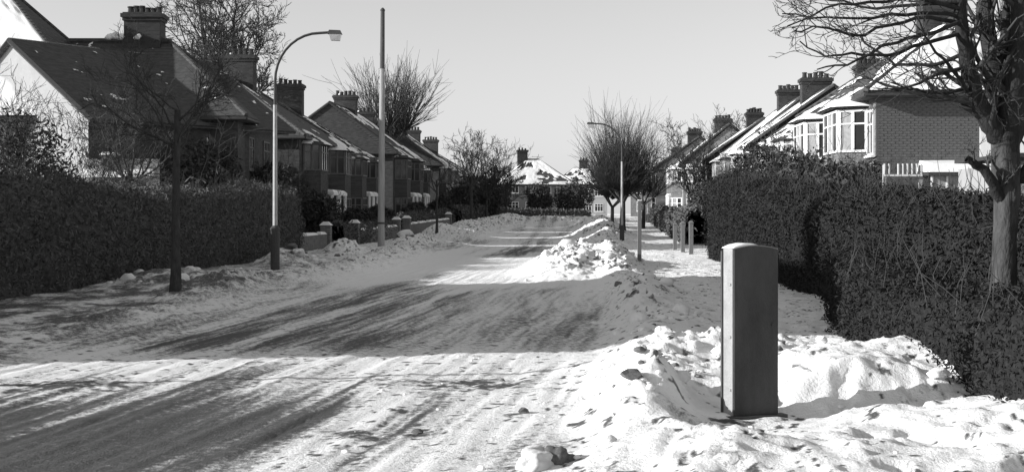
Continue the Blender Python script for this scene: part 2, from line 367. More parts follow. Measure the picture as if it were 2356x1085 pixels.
# ------------------------------------------------------------------ vegetation builders
class TubeSet:
    """many thin tapering branches collected into one mesh"""
    def __init__(s): s.v = []; s.f = []; s.n = 0
    def add(s, pts, rad, n=3):
        pts = np.asarray(pts, float); k = len(pts); rad = np.asarray(rad, float)
        t = np.gradient(pts, axis=0); t /= (np.linalg.norm(t, axis=1, keepdims=True) + 1e-9)
        ref = np.array([0.37, 0.83, 0.41]) if abs(t[0] @ np.array([0.37, 0.83, 0.41])) < 0.95 else np.array([1.0, 0, 0])
        a = np.cross(t, ref); a /= (np.linalg.norm(a, axis=1, keepdims=True) + 1e-9); b = np.cross(t, a)
        th = np.arange(n) * 2 * np.pi / n
        ring = pts[:, None, :] + rad[:, None, None] * (a[:, None, :] * np.cos(th)[None, :, None] + b[:, None, :] * np.sin(th)[None, :, None])
        s.v.append(ring.reshape(-1, 3))
        i = np.arange(k - 1)[:, None] * n + s.n; j = np.arange(n)[None, :]; j2 = (j + 1) % n
        s.f.append(np.stack([i + j, i + j2, i + n + j2, i + n + j], -1).reshape(-1, 4)); s.n += k * n
    def build(s, name, m, parent=None):
        return link(name, np_mesh(name, np.concatenate(s.v), np.concatenate(s.f), True), m, parent)

def unit(v): return v / (np.linalg.norm(v) + 1e-9)

def grow(ts, p, d, L, r, lev, rng, bend=0.18, up=0.06, kids=(5, 5, 4), spread=0.75, shrink=0.62, minr=0.006, droop=0.0):
    k = max(4, int(L / 0.22) if lev == 0 else 5)
    pts = [p]; q = p.copy(); dd = d.copy()
    for i in range(k):
        dd = unit(dd + rng.normal(0, bend, 3) * (1.0 / math.sqrt(k / 4)) + np.array([0, 0, up - droop]))
        q = q + dd * L / k; pts.append(q)
    rad = np.linspace(r, max(minr * 0.6, r * 0.35), k + 1)
    ts.add(pts, rad, 5 if r > 0.03 else 3)
    if lev >= len(kids): return
    for i in range(kids[lev]):
        t = rng.uniform(0.25, 1.0); idx = min(k - 1, int(t * k)); base = pts[idx] + (pts[idx + 1] - pts[idx]) * (t * k - idx if idx < k else 0)
        ax = unit(pts[idx + 1] - pts[idx]); side = unit(np.cross(ax, rng.normal(0, 1, 3)))
        nd = unit(ax * (1 - spread * 0.45) + side * spread * rng.uniform(0.6, 1.1))
        grow(ts, np.array(base), nd, L * shrink * rng.uniform(0.65, 1.15), max(minr, rad[idx] * 0.6), lev + 1, rng, bend, up, kids, spread, shrink, minr, droop)

def leaves(pts, size, rng, aspect=1.6, nrm=None):
    n = len(pts)
    a = rng.normal(0, 1, (n, 3)); a /= np.linalg.norm(a, axis=1, keepdims=True)
    b = np.cross(a, rng.normal(0, 1, (n, 3))); b /= np.linalg.norm(b, axis=1, keepdims=True)
    s = size * rng.uniform(0.6, 1.4, (n, 1))
    v = np.stack([pts - a * s * aspect, pts + b * s * 0.5, pts + a * s * aspect, pts - b * s * 0.5], 1).reshape(-1, 3)
    return v, np.arange(4 * n).reshape(-1, 4)

def street_tree(name, loc, h, crown_r, label, brf=.5, cat='tree', group=None, seed=1, trunk_r=0.09, fork=0.45, n=9, kids=(6, 5, 4), upright=0.9, minr=0.006, bark='bark'):
    rng = np.random.default_rng(seed)
    t = tag(empty(name, loc), label, cat, group)
    tr = TubeSet(); fz = h * fork
    k = 7; zs = np.linspace(-0.25, fz, k); wob = np.cumsum(rng.normal(0, 0.02, (k, 2)), axis=0) * h * 0.12
    wob -= wob[1]
    rad = trunk_r * (1 - 0.35 * np.linspace(0, 1, k)); rad[0] *= 1.5; rad[1] *= 1.15
    tr.add(np.column_stack([wob, zs]), rad, 9); tr.build('trunk', bark, t)
    ts = TubeSet(); top = np.array([wob[-1, 0], wob[-1, 1], fz])
    for i in range(n):
        az = 2 * math.pi * (i + rng.uniform(-0.3, 0.3)) / n; e = rng.uniform(0.35, 1.25) * upright
        st = top - np.array([0, 0, rng.uniform(0, 0.25) * fz])
        d = unit(np.array([math.cos(az) * crown_r, math.sin(az) * crown_r, (h - fz) * e]))
        L = math.hypot(crown_r * 0.75, (h - fz) * min(e, 1.0) * 0.8) * rng.uniform(0.75, 1.0)
        grow(ts, st, d, L, trunk_r * brf, 0, rng, kids=kids, spread=0.7, shrink=0.5, minr=minr)
    ts.build('crown', 'twig', t)
    return t

def pollard(name, loc, h, r, label, group=None, seed=3, trunk_h=2.6, trunk_r=0.14, shoots=260, minr=0.010, wide=1.0):
    rng = np.random.default_rng(seed); t = tag(empty(name, loc), label, 'tree', group)
    tr = TubeSet(); tr.add([[0, 0, -0.2], [0, 0, 0.2], [0.02, 0, trunk_h * 0.5], [0.03, 0.02, trunk_h]], [trunk_r * 1.4, trunk_r * 1.05, trunk_r * 0.9, trunk_r * 0.8], 8); tr.build('trunk', 'bark', t)
    ts = TubeSet(); heads = []
    for i in range(7):
        az = 2 * math.pi * i / 7 + rng.uniform(-.3, .3); L = rng.uniform(0.5, 1.0) * r * 0.55
        e = np.array([math.cos(az) * L, math.sin(az) * L, trunk_h + rng.uniform(0.35, 0.9) * r * 0.6])
        ts.add([[0.03, 0.02, trunk_h - 0.1], [e[0] * .5, e[1] * .5, (trunk_h + e[2]) * .5 - 0.05], e], [trunk_r * .6, trunk_r * .45, trunk_r * .38], 5); heads.append(e)
    heads.append(np.array([0.03, 0.02, trunk_h + 0.3 * r]))
    for i in range(shoots):
        e = heads[rng.integers(len(heads))]
        az = rng.uniform(0, 2 * math.pi); el = rng.beta(1.5, 1.2) * 1.45
        out = unit(np.array([e[0], e[1], 0]) + 1e-3) * 0.35
        d = unit(np.array([math.cos(az) * math.cos(el) * wide, math.sin(az) * math.cos(el) * wide, math.sin(el) + 0.2]) + out * wide)
        Lmax = (h - e[2]) / max(d[2], 0.3); L = min(Lmax, r * 1.35 / max(0.25, math.hypot(d[0], d[1]))) * rng.uniform(0.55, 1.0)
        k = 6; pts = [e]; q = e.copy(); dd = d.copy(); c = rng.normal(0, 0.05, 3) + np.array([0, 0, 0.06])
        for j in range(k): dd = unit(dd + c + rng.normal(0, 0.03, 3)); q = q + dd * L / k; pts.append(q)
        ts.add(pts, np.linspace(minr * 2.0, minr * 0.55, k + 1), 3)
        for j in range(3):
            m_ = rng.integers(2, k); ad = unit(dd + rng.normal(0, 0.35, 3)); l2 = L * rng.uniform(0.2, 0.4)
            ts.add([pts[m_], pts[m_] + ad * l2 * .5, pts[m_] + ad * l2 + np.array([0, 0, .05 * l2])], [minr, minr * .8, minr * .5], 3)
    ts.build('crown', 'twig', t)
    return t

def hedge(name, path, height, width, label, seed=5, leaf=0.035, dens=330, cat='hedge', twigs=0, mat_='leaf', group=None, rag=0.28, low=0.0):
    """path: list of (x, y); height: list or number; a clipped hedge of leaves round a twiggy core"""
    rng = np.random.default_rng(seed); t = tag(empty(name, (path[0][0], path[0][1], bz(path[0][1]))), label, cat, group)
    ox, oy, oz = t.location
    P = np.array(path, float); seg = np.linalg.norm(np.diff(P, axis=0), axis=1); cum = np.concatenate([[0], np.cumsum(seg)]); L = cum[-1]
    H = np.full(len(P), height) if np.isscalar(height) else np.array(height, float)
    n = max(6, int(L / 0.35)); m = 12
    ss = np.linspace(0, L, n); cx = np.interp(ss, cum, P[:, 0]); cy = np.interp(ss, cum, P[:, 1]); hh = np.interp(ss, cum, H)
    tx = np.gradient(cx); ty = np.gradient(cy); ln = np.hypot(tx, ty); nxv, nyv = ty / ln, -tx / ln
    prof = [(-0.46, -0.1), (-0.5, 0.25), (-0.5, 0.55), (-0.48, 0.8), (-0.40, 0.95), (-0.2, 1.0), (0.2, 1.0), (0.40, 0.95), (0.48, 0.8), (0.5, 0.55), (0.5, 0.25), (0.46, -0.1)]
    def surf(s, k, grow_=0.0):
        i = np.interp(s, ss, np.arange(n)); x0 = np.interp(s, ss, cx); y0 = np.interp(s, ss, cy); h0 = np.interp(s, ss, hh)
        a = np.interp(s, ss, nxv); b = np.interp(s, ss, nyv)
        pw = np.interp(k, np.arange(m), [p[0] for p in prof]); ph = np.interp(k, np.arange(m), [p[1] for p in prof])
        nz = fbm(s * 1.1 + k * 0.35 + seed * 3, ph * 2.5 + s * 0.1 + k * 0.2, 4)
        sc = 1 + grow_ + rag * 1.6 * (nz - 0.5)
        hv = 1 + rag * 0.8 * (fbm(s * 0.7 + seed, s * 0 + 2.2, 3) - 0.5)
        return np.stack([x0 + a * pw * width * sc - ox, y0 + b * pw * width * sc - oy, base_z(y0) + low * 0 + ph * h0 * hv * (1 + 0.5 * (sc - 1)) - oz], -1)
    sg, kg = np.meshgrid(ss, np.arange(m, dtype=float), indexing='ij')
    v = surf(sg.ravel(), kg.ravel(), -0.10).reshape(n, m, 3)
    idx = np.arange(n * m).reshape(n, m)
    q = np.stack([idx[:-1, :-1], idx[1:, :-1], idx[1:, 1:], idx[:-1, 1:]], -1).reshape(-1, 4)
    vv = v.reshape(-1, 3)
    endf = []
    link('core', np_mesh('core', vv, q, True), 'core_right' if mat_ == 'leaf_right' else 'hedge_core', t)
    area = L * (2 * float(np.mean(hh)) + width) + 2 * width * float(np.mean(hh))
    cnt = int(area * dens)
    s = rng.uniform(0, L, cnt); k = rng.uniform(0, m - 1, cnt)
    # even by arc length round the profile
    arc = np.concatenate([[0], np.cumsum([math.hypot((prof[i + 1][0] - prof[i][0]) * width, (prof[i + 1][1] - prof[i][1]) * np.mean(hh)) for i in range(m - 1)])])
    k = np.interp(rng.uniform(0, arc[-1], cnt), arc, np.arange(m))
    pts = surf(s, k, -0.04) + rng.normal(0, 0.03 + leaf * 0.6, (cnt, 3))
    # both cut ends
    ne = int(dens * 2 * width * float(np.mean(hh)))
    es = np.where(rng.random(ne) < .5, 0.0, L); kk = np.interp(rng.uniform(0, arc[-1], ne), arc, np.arange(m)); e = surf(es, kk); sh = rng.random((ne, 1)) ** 0.6
    cen = np.stack([np.interp(es, ss, cx) - ox, np.interp(es, ss, cy) - oy, e[:, 2] + oz * 0], -1)
    e = cen + (e - cen) * sh + rng.normal(0, 0.08, (ne, 3)); e[:, 2] = np.clip(e[:, 2], -0.1, None)
    pts = np.concatenate([pts, e])
    lv_, lf = leaves(pts, leaf, rng)
    fo = link('foliage', np_mesh('foliage', lv_, lf), mat_, t); fo['kind'] = 'stuff'
    if twigs:
        ts = TubeSet()
        for i in range(int(twigs)):
            s0 = rng.uniform(0, L); p = surf(np.array([s0]), np.array([rng.uniform(3.5, 7.5)]))[0]
            d = unit(rng.normal(0, 0.5, 3) + np.array([0, 0, 1.0])); l_ = rng.uniform(0.15, 0.55)
            ts.add([p - d * .2, p + d * l_ * .5, p + d * l_ + rng.normal(0, .05, 3)], [.006, .005, .003], 3)
        tw = ts.build('twigs', 'twig', t); tw['kind'] = 'stuff'
    return t

def bush(name, loc, r, h, label, seed=1, n=5000, leaf=0.05, cat='shrub', group=None, mat_='leaf_dark', stems=8, bare=False, kids=(5, 5)):
    rng = np.random.default_rng(seed); t = tag(empty(name, loc), label, cat, group)
    ts = TubeSet()
    for i in range(stems):
        az = rng.uniform(0, 6.28); d = unit(np.array([math.cos(az) * r * 0.7, math.sin(az) * r * 0.7, h]))
        grow(ts, np.array([rng.normal(0, r * .12), rng.normal(0, r * .12), -0.1]), d, h * rng.uniform(.6, 0.85), 0.035 if bare else 0.03, 0, rng, kids=kids, spread=0.7, shrink=0.5, minr=0.007 if not bare else 0.008)
    ts.build('stems', 'twig', t)
    if n:
        u = rng.normal(0, 1, (n, 3)); u /= np.linalg.norm(u, axis=1, keepdims=True)
        cl = fbm(u[:, 0] * 2.2 + 7 * seed, u[:, 1] * 2.2 + u[:, 2] * 1.7 + seed, 3)
        rad = (0.72 + 0.75 * (cl - 0.45)) * rng.random(n) ** 0.28
        p = u * rad[:, None] * np.array([r, r, h * 0.52]) + np.array([0, 0, h * 0.5])
        p[:, 2] = np.clip(p[:, 2], 0.02, None)
        v, f = leaves(p, leaf, rng); fo = link('foliage', np_mesh('foliage', v, f), mat_, t); fo['kind'] = 'stuff'
    return t

# ------------------------------------------------------------------ house builders (local frame: front faces -y, x along the street)
_pane_mesh = {}
def window(parent, cx, y, cz, w, h, axis='y', sgn=-1, cols=3, rows=2, frame='trim', sill=True, curtain=False):
    """casement standing 3 cm proud of a wall plane; axis y: plane y, looking along sgn*y; axis x: plane x"""
    mb = MB(); bars = 0.06; t = 0.05
    def put(a0, a1, z0, z1, d0, d1, target):
        p0, p1 = sorted((y + sgn * d0, y + sgn * d1))
        if axis == 'y': target.box(cx + a0, cx + a1, p0, p1, cz + z0, cz + z1)
        else: target.box(p0, p1, cx + a0, cx + a1, cz + z0, cz + z1)
    put(-w / 2, -w / 2 + bars, -h / 2, h / 2, -0.02, 0.05, mb); put(w / 2 - bars, w / 2, -h / 2, h / 2, -0.02, 0.05, mb)
    put(-w / 2 + bars, w / 2 - bars, h / 2 - bars, h / 2, -0.02, 0.05, mb); put(-w / 2 + bars, w / 2 - bars, -h / 2, -h / 2 + bars, -0.02, 0.05, mb)
    cw = (w - 2 * bars) / cols
    for i in range(1, cols): put(-w / 2 + bars + i * cw - 0.03, -w / 2 + bars + i * cw + 0.03, -h / 2 + bars, h / 2 - bars, -0.02, 0.047, mb)
    hz = h / 2 - bars - (h - 2 * bars) * 0.30
    if rows > 1:
        for i in range(cols): put(-w / 2 + bars + i * cw + (0.03 if i else 0), -w / 2 + bars + (i + 1) * cw - (0.03 if i < cols - 1 else 0), hz - 0.025, hz + 0.025, -0.02, 0.044, mb)
    fr = mb.build('window', frame, parent)
    for i in range(cols):
        a0 = -w / 2 + bars + i * cw + (0.03 if i else 0); a1 = -w / 2 + bars + (i + 1) * cw - (0.03 if i < cols - 1 else 0)
        for (z0, z1) in ([(-h / 2 + bars, hz - 0.025), (hz + 0.025, h / 2 - bars)] if rows > 1 else [(-h / 2 + bars, h / 2 - bars)]):
            pm = MB(); put(a0, a1, z0, z1, 0.004, 0.016, pm); pm.build('pane', 'curtain' if curtain and (i % 2 == 0) else 'glass', fr)
    if sill:
        sm = MB(); put(-w / 2 - 0.08, w / 2 + 0.08, -h / 2 - 0.07, -h / 2 - 0.003, -0.02, 0.12, sm); sm.build('sill', frame, fr)
    return fr

def snow_sheet(parent, name, pts, cover, seed, cell=0.16, lift=0.02, thick=0.05, m='roof_snow', aniso=(1.0, 1.0)):
    """a ragged snow layer lying on a roof slope; pts: 3 or 4 corners, ccw from outside, first edge = eave"""
    P = [Vector(p) for p in pts]
    if len(P) == 3: P = [P[0], P[1], P[2], P[2]]
    n = (P[1] - P[0]).cross(P[3] - P[0]).normalized()
    w = max((P[1] - P[0]).length, (P[2] - P[3]).length); h = max((P[3] - P[0]).length, (P[2] - P[1]).length)
    a, b = max(3, int(w / cell)), max(3, int(h / cell))
    u, v = np.meshgrid(np.linspace(0.0, 1.0, a + 1), np.linspace(0.0, 1.0, b + 1))
    A = [np.array(p) for p in P]
    X = (1 - v)[..., None] * ((1 - u)[..., None] * A[0] + u[..., None] * A[1]) + v[..., None] * ((1 - u)[..., None] * A[3] + u[..., None] * A[2])
    nz = fbm(u * w * 0.55 * aniso[0] + seed * 1.7, v * h * 0.55 * aniso[1] + seed * 3.1, 4, 0.6)
    keep_v = nz > np.quantile(nz, 1 - cover) if cover < 0.999 else np.ones_like(nz, bool)
    edge = np.minimum.reduce([u * w, (1 - u) * w, v * h + 0.06, (1 - v) * h + 0.03])
    hgt = lift + thick * np.clip((nz - np.quantile(nz, 1 - min(cover, 0.98))) * 9, 0, 1) * (0.6 + 0.8 * fbm(u * w * 1.4, v * h * 1.4 + seed, 3)) * np.clip(edge / 0.15, 0.15, 1)
    X = X + hgt[..., None] * np.array(n)
    idx = np.arange((a + 1) * (b + 1)).reshape(b + 1, a + 1)
    q = np.stack([idx[:-1, :-1], idx[:-1, 1:], idx[1:, 1:], idx[1:, :-1]], -1).reshape(-1, 4)
    kf = (keep_v[:-1, :-1] & keep_v[:-1, 1:] & keep_v[1:, 1:] & keep_v[1:, :-1]).ravel()
    q = q[kf]
    if len(q) == 0: return None
    used, inv = np.unique(q, return_inverse=True)
    o = link(name, np_mesh(name, X.reshape(-1, 3)[used], inv.reshape(q.shape), True), m, parent)
    if cover < 0.97: o['kind'] = 'stuff'
    return o

def hip_roof(parent, x0, x1, y0, y1, ze, zr, inset0, inset1, over=0.35, name='roof', axis='x', m='tiles'):
    """returns slope corner lists {front, back, left, right}; axis x: ridge along x"""
    if axis == 'y':
        yc = 0; xm = (x0 + x1) / 2
    X0, X1, Y0, Y1 = x0 - over, x1 + over, y0 - over, y1 + over
    if axis == 'x':
        ym = (Y0 + Y1) / 2; a = Vector((X0 + inset0, ym, zr)); b = Vector((X1 - inset1, ym, zr))
        c = [Vector((X0, Y0, ze)), Vector((X1, Y0, ze)), Vector((X1, Y1, ze)), Vector((X0, Y1, ze))]
        S = {'front': [c[0], c[1], b, a], 'back': [c[2], c[3], a, b], 'right': [c[1], c[2], b], 'left': [c[3], c[0], a]}
    else:
        xm = (X0 + X1) / 2; a = Vector((xm, Y0 + inset0, zr)); b = Vector((xm, Y1 - inset1, zr))
        c = [Vector((X0, Y0, ze)), Vector((X1, Y0, ze)), Vector((X1, Y1, ze)), Vector((X0, Y1, ze))]
        S = {'front': [c[0], c[1], a], 'right': [c[1], c[2], b, a], 'back': [c[2], c[3], b], 'left': [c[3], c[0], a, b]}
    mb = MB()
    verts = c + [a, b]; mb.v = [tuple(v) for v in verts]
    ids = {id(v): i for i, v in enumerate(verts)}
    for k in S: mb.f.append(tuple(ids[id(v)] for v in S[k]))
    lo = len(mb.v); mb.v += [(v.x, v.y, v.z - 0.16) for v in c]
    for i in range(4): mb.f.append((i, lo + i, lo + (i + 1) % 4, (i + 1) % 4))
    mb.f.append((lo + 3, lo + 2, lo + 1, lo))
    ro = mb.build(name, m, parent)
    rt = MB()
    rt.tube([a + Vector((0, 0, .02)), b + Vector((0, 0, .02))], 0.11, 6)
    for (p, q) in ((c[0], a), (c[3], a), (c[1], b), (c[2], b)) if axis == 'x' else ((c[0], a), (c[1], a), (c[2], b), (c[3], b)):
        rt.tube([p + Vector((0, 0, .02)), q + Vector((0, 0, .02))], 0.09, 6)
    rt.build('ridge_tiles', m, ro)
    gm = MB()                                                     # gutter
    for (p, q) in zip(c, c[1:] + c[:1]): gm.tube([p - Vector((0, 0, .10)), q - Vector((0, 0, .10))], 0.055, 6)
    gm.build('gutter', 'dark_trim', ro)
    return S, ro

def chimney(parent, x, y, z0, z1, w, d, pots=4, m='stack', snow=True, seed=0):
    mb = MB(); mb.box(x - w / 2, x + w / 2, y - d / 2, y + d / 2, z0, z1 - 0.33)
    mb.box(x - w / 2 - .05, x + w / 2 + .05, y - d / 2 - .05, y + d / 2 + .05, z1 - 0.33, z1 - .20)
    mb.box(x - w / 2 - .11, x + w / 2 + .11, y - d / 2 - .11, y + d / 2 + .11, z1 - .20, z1 - .05)
    mb.box(x - w / 2 - .04, x + w / 2 + .04, y - d / 2 - .04, y + d / 2 + .04, z1 - .05, z1)
    ch = mb.build('chimney', m, parent)
    rng = random.Random(seed + 11)
    for i in range(pots):
        s = (i + .5) / pots - .5; hh = rng.uniform(.22, .36)
        px, py = (x + s * w * 0.95, y) if w >= d else (x, y + s * d * 0.95)
        pm = MB(); pm.tube([(px, py, z1 - .02), (px, py, z1 + hh * .8), (px, py, z1 + hh * .82), (px, py, z1 + hh)], [.13, .105, .135, .13], 8); pm.build('chimney_pot', 'pot', ch)
    if snow:
        s = MB(); s.tube([(x - w * .3, y + d * .25, z1 + .02), (x - w * .05, y + d * .3, z1 + .05), (x + w * .1, y + d * .2, z1 + .02)], [.05, .11, .05], 7); s.build('snow_cap', 'roof_snow', ch, True)
    return ch

def bay(parent, cx, w, proj, h0, h1, y=0.0, storeys=2, wallm='pebbledash', snow=0.9, seed=0, join='trim'):
    """two-storey splayed bay on the front wall plane y=0 (projects to -y)"""
    e = 0.45
    out = [(cx - w / 2, y), (cx - w / 2 + e, y - proj), (cx + w / 2 - e, y - proj), (cx + w / 2, y)]
    b = MB(); k = len(out)
    b.v = [(p[0], p[1], -0.1) for p in out] + [(p[0], p[1], h1) for p in out]
    b.f = [(3, 2, 1, 0), (4, 5, 6, 7), (0, 1, 5, 4), (1, 2, 6, 5), (2, 3, 7, 6), (3, 0, 4, 7)]
    bo = b.build('bay', wallm, parent)
    for (z0, z1) in ([(0.85, 2.25), (3.45, 4.75)] if storeys == 2 else [(0.85, 2.25)]):
        zc = (z0 + z1) / 2; hh = z1 - z0
        for j in range(3):
            p, q = Vector(out[j] + (0,)), Vector(out[j + 1] + (0,)); d = (q - p); L = d.length; d.normalize(); nrm = Vector((d.y, -d.x, 0))
            fr = MB(); cols = 2 if j != 1 else 3
            def bx(a0, a1, za, zb, d0, d1, t):
                P0 = p + d * a0; P1 = p + d * a1
                t.hexa([P0 + nrm * d1 + Vector((0, 0, za)), P1 + nrm * d1 + Vector((0, 0, za)), P1 + nrm * d0 + Vector((0, 0, za)), P0 + nrm * d0 + Vector((0, 0, za)),
                        P0 + nrm * d1 + Vector((0, 0, zb)), P1 + nrm * d1 + Vector((0, 0, zb)), P1 + nrm * d0 + Vector((0, 0, zb)), P0 + nrm * d0 + Vector((0, 0, zb))])
            aw = 0.05
            for i in range(cols + 1):
                a = aw + (L - 2 * aw) * i / cols; bx(a - .045, a + .045, z0, z1, -.02, .05, fr)
            cw = (L - 2 * aw) / cols
            for i in range(cols):
                a0 = aw + i * cw + .045; a1 = aw + (i + 1) * cw - .045
                for (za, zb) in ((z0, z0 + .07), (z1 - .07, z1), (z1 - .46, z1 - .41)): bx(a0, a1, za, zb, -.02, .047, fr)
            fo = fr.build('bay_window', join, parent)
            for i in range(cols):
                a0 = aw + i * cw + .045; a1 = aw + (i + 1) * cw - .045
                for (za, zb) in ((z0 + .07, z1 - .46), (z1 - .41, z1 - .07)):
                    pm = MB(); bx(a0, a1, za, zb, .004, .016, pm); pm.build('pane', 'curtain' if (i + j) % 2 == 0 and join == 'trim' else 'glass', fo)
    # hipped lid over the bay
    r = MB(); zt = h1 + 0.75; o2 = [(cx - w / 2 - .2, y - .0), (cx - w / 2 + e - .15, y - proj - .22), (cx + w / 2 - e + .15, y - proj - .22), (cx + w / 2 + .2, y - .0)]
    r.v = [(p[0], p[1], h1 + .003) for p in o2] + [(cx - w * .12, y + .25, zt), (cx + w * .12, y + .25, zt)]
    r.f = [(0, 1, 4), (1, 2, 5, 4), (2, 3, 5), (3, 2, 1, 0), (3, 0, 4, 5)]
    ro = r.build('bay_roof', 'tiles', parent)
    if snow:
        for kf, f in enumerate(([0, 1, 4], [1, 2, 5, 4], [2, 3, 5])): snow_sheet(ro, 'snow_cover', [r.v[i] for i in f], snow, seed + kf, 0.12)
    return bo

def door(parent, cx, y, sgn=-1, porch=True, snow=True, pale=False):
    d = MB(); p0, p1 = sorted((y, y + sgn * 0.05)); d.box(cx - .45, cx + .45, p0, p1, 0.1, 2.15); do = d.build('door', 'trim' if pale else 'dark_trim', parent)
    h = MB(); q0, q1 = sorted((y + sgn * 0.05, y + sgn * 0.10)); h.box(cx + .32, cx + .36, q0, q1, 1.05, 1.2); h.build('handle', 'steel', do)
    if porch:
        pm = MB(); a, b = sorted((y, y + sgn * 0.95)); pm.box(cx - .8, cx + .8, a, b, 2.35, 2.5); po = pm.build('porch', 'trim', parent)
        for s in (-.72, .72):
            c = MB(); c.tube([(cx + s, y + sgn * .85, 0.0), (cx + s, y + sgn * .85, 2.35)], 0.085, 8); c.build('porch_column', 'trim', po)
        if snow:
            sn = MB(); sn.hexa([(cx - .78, a + .02, 2.503), (cx + .78, a + .02, 2.503), (cx + .78, b - .02, 2.503), (cx - .78, b - .02, 2.503), (cx - .6, a + .1, 2.62), (cx + .65, a + .12, 2.60), (cx + .6, b - .1, 2.66), (cx - .62, b - .1, 2.63)]); sn.build('snow_cap', 'roof_snow', po)
    return do

def semi(name, loc, rz, w, dp, label, group, seed, join='trim', baym='pebbledash', ze=5.1, zr=8.1, cover=(0.6, 0.9), stack_w=1.5, zc=9.4, wallm='brick', gable=False, bays=True, end_win=True, porch_pale=True, aniso=(1, 1), near_left=True):
    """a pair of semi-detached houses under one hipped roof"""
    t = tag(empty(name, loc, rz), label, 'house', group)
    b = MB(); b.box(-w / 2, w / 2, 0, dp, -0.3, ze - .16); b.build('wall', wallm, t)
    ins = dp / 2 * 0.95 if not gable else 0.0
    S, ro = hip_roof(t, -w / 2, w / 2, 0, dp, ze, zr, ins, ins)
    snow_sheet(ro, 'snow_cover', S['front'], cover[0], seed, 0.18, aniso=aniso); 
    if not gable: snow_sheet(ro, 'snow_cover', S['right'], cover[1], seed + 1, 0.18); snow_sheet(ro, 'snow_cover', S['left'], cover[1], seed + 2, 0.18)
    else:
        for sx in (-1, 1):
            gx = sx * (w / 2 + .36); gm = MB(); gm.poly([(gx, 0, ze - .15), (gx, dp, ze - .15), (gx, dp / 2, zr - .12)][::sx]); gm.slab([(gx, 0, ze - .15), (gx, dp, ze - .15), (gx, dp / 2, zr - .12)][::sx], .05); gm.f.pop(0); gm.build('gable', wallm, t)
            bb = MB()
            for yy_ in (-.35, dp + .35): bb.tube([(gx + sx * .05, yy_, ze - .02), (gx + sx * .05, dp / 2, zr)], .075, 5)
            bb.build('bargeboard', 'dark_trim', t)
    snow_sheet(ro, 'snow_cover', S['back'], 0.95, seed + 4, 0.3)
    chimney(t, 0, dp / 2, zr - 1.2, zc, 0.75, stack_w, 5, seed=seed)
    if bays:
        for sx in (-1, 1): bay(t, sx * w * 0.30, 2.5, 0.75, 0, ze - .35, 0, 2, baym, 0.85, seed + 20 + sx * 3, join)
    for sx in (-1, 1):
        window(t, sx * w * 0.09, 0, 4.1, 0.9, 1.2, 'y', -1, 2, 2, join)
        door(t, sx * w * 0.095, 0, -1, True, True, porch_pale)
    if end_win:
        for sx in (-1, 1):
            window(t, dp * 0.35, sx * w / 2, 4.0, 0.8, 1.1, 'x', sx, 2, 2, join); window(t, dp * 0.7, sx * w / 2, 1.6, 0.8, 1.1, 'x', sx, 2, 2, join)
    return t

RT = math.atan(RS)

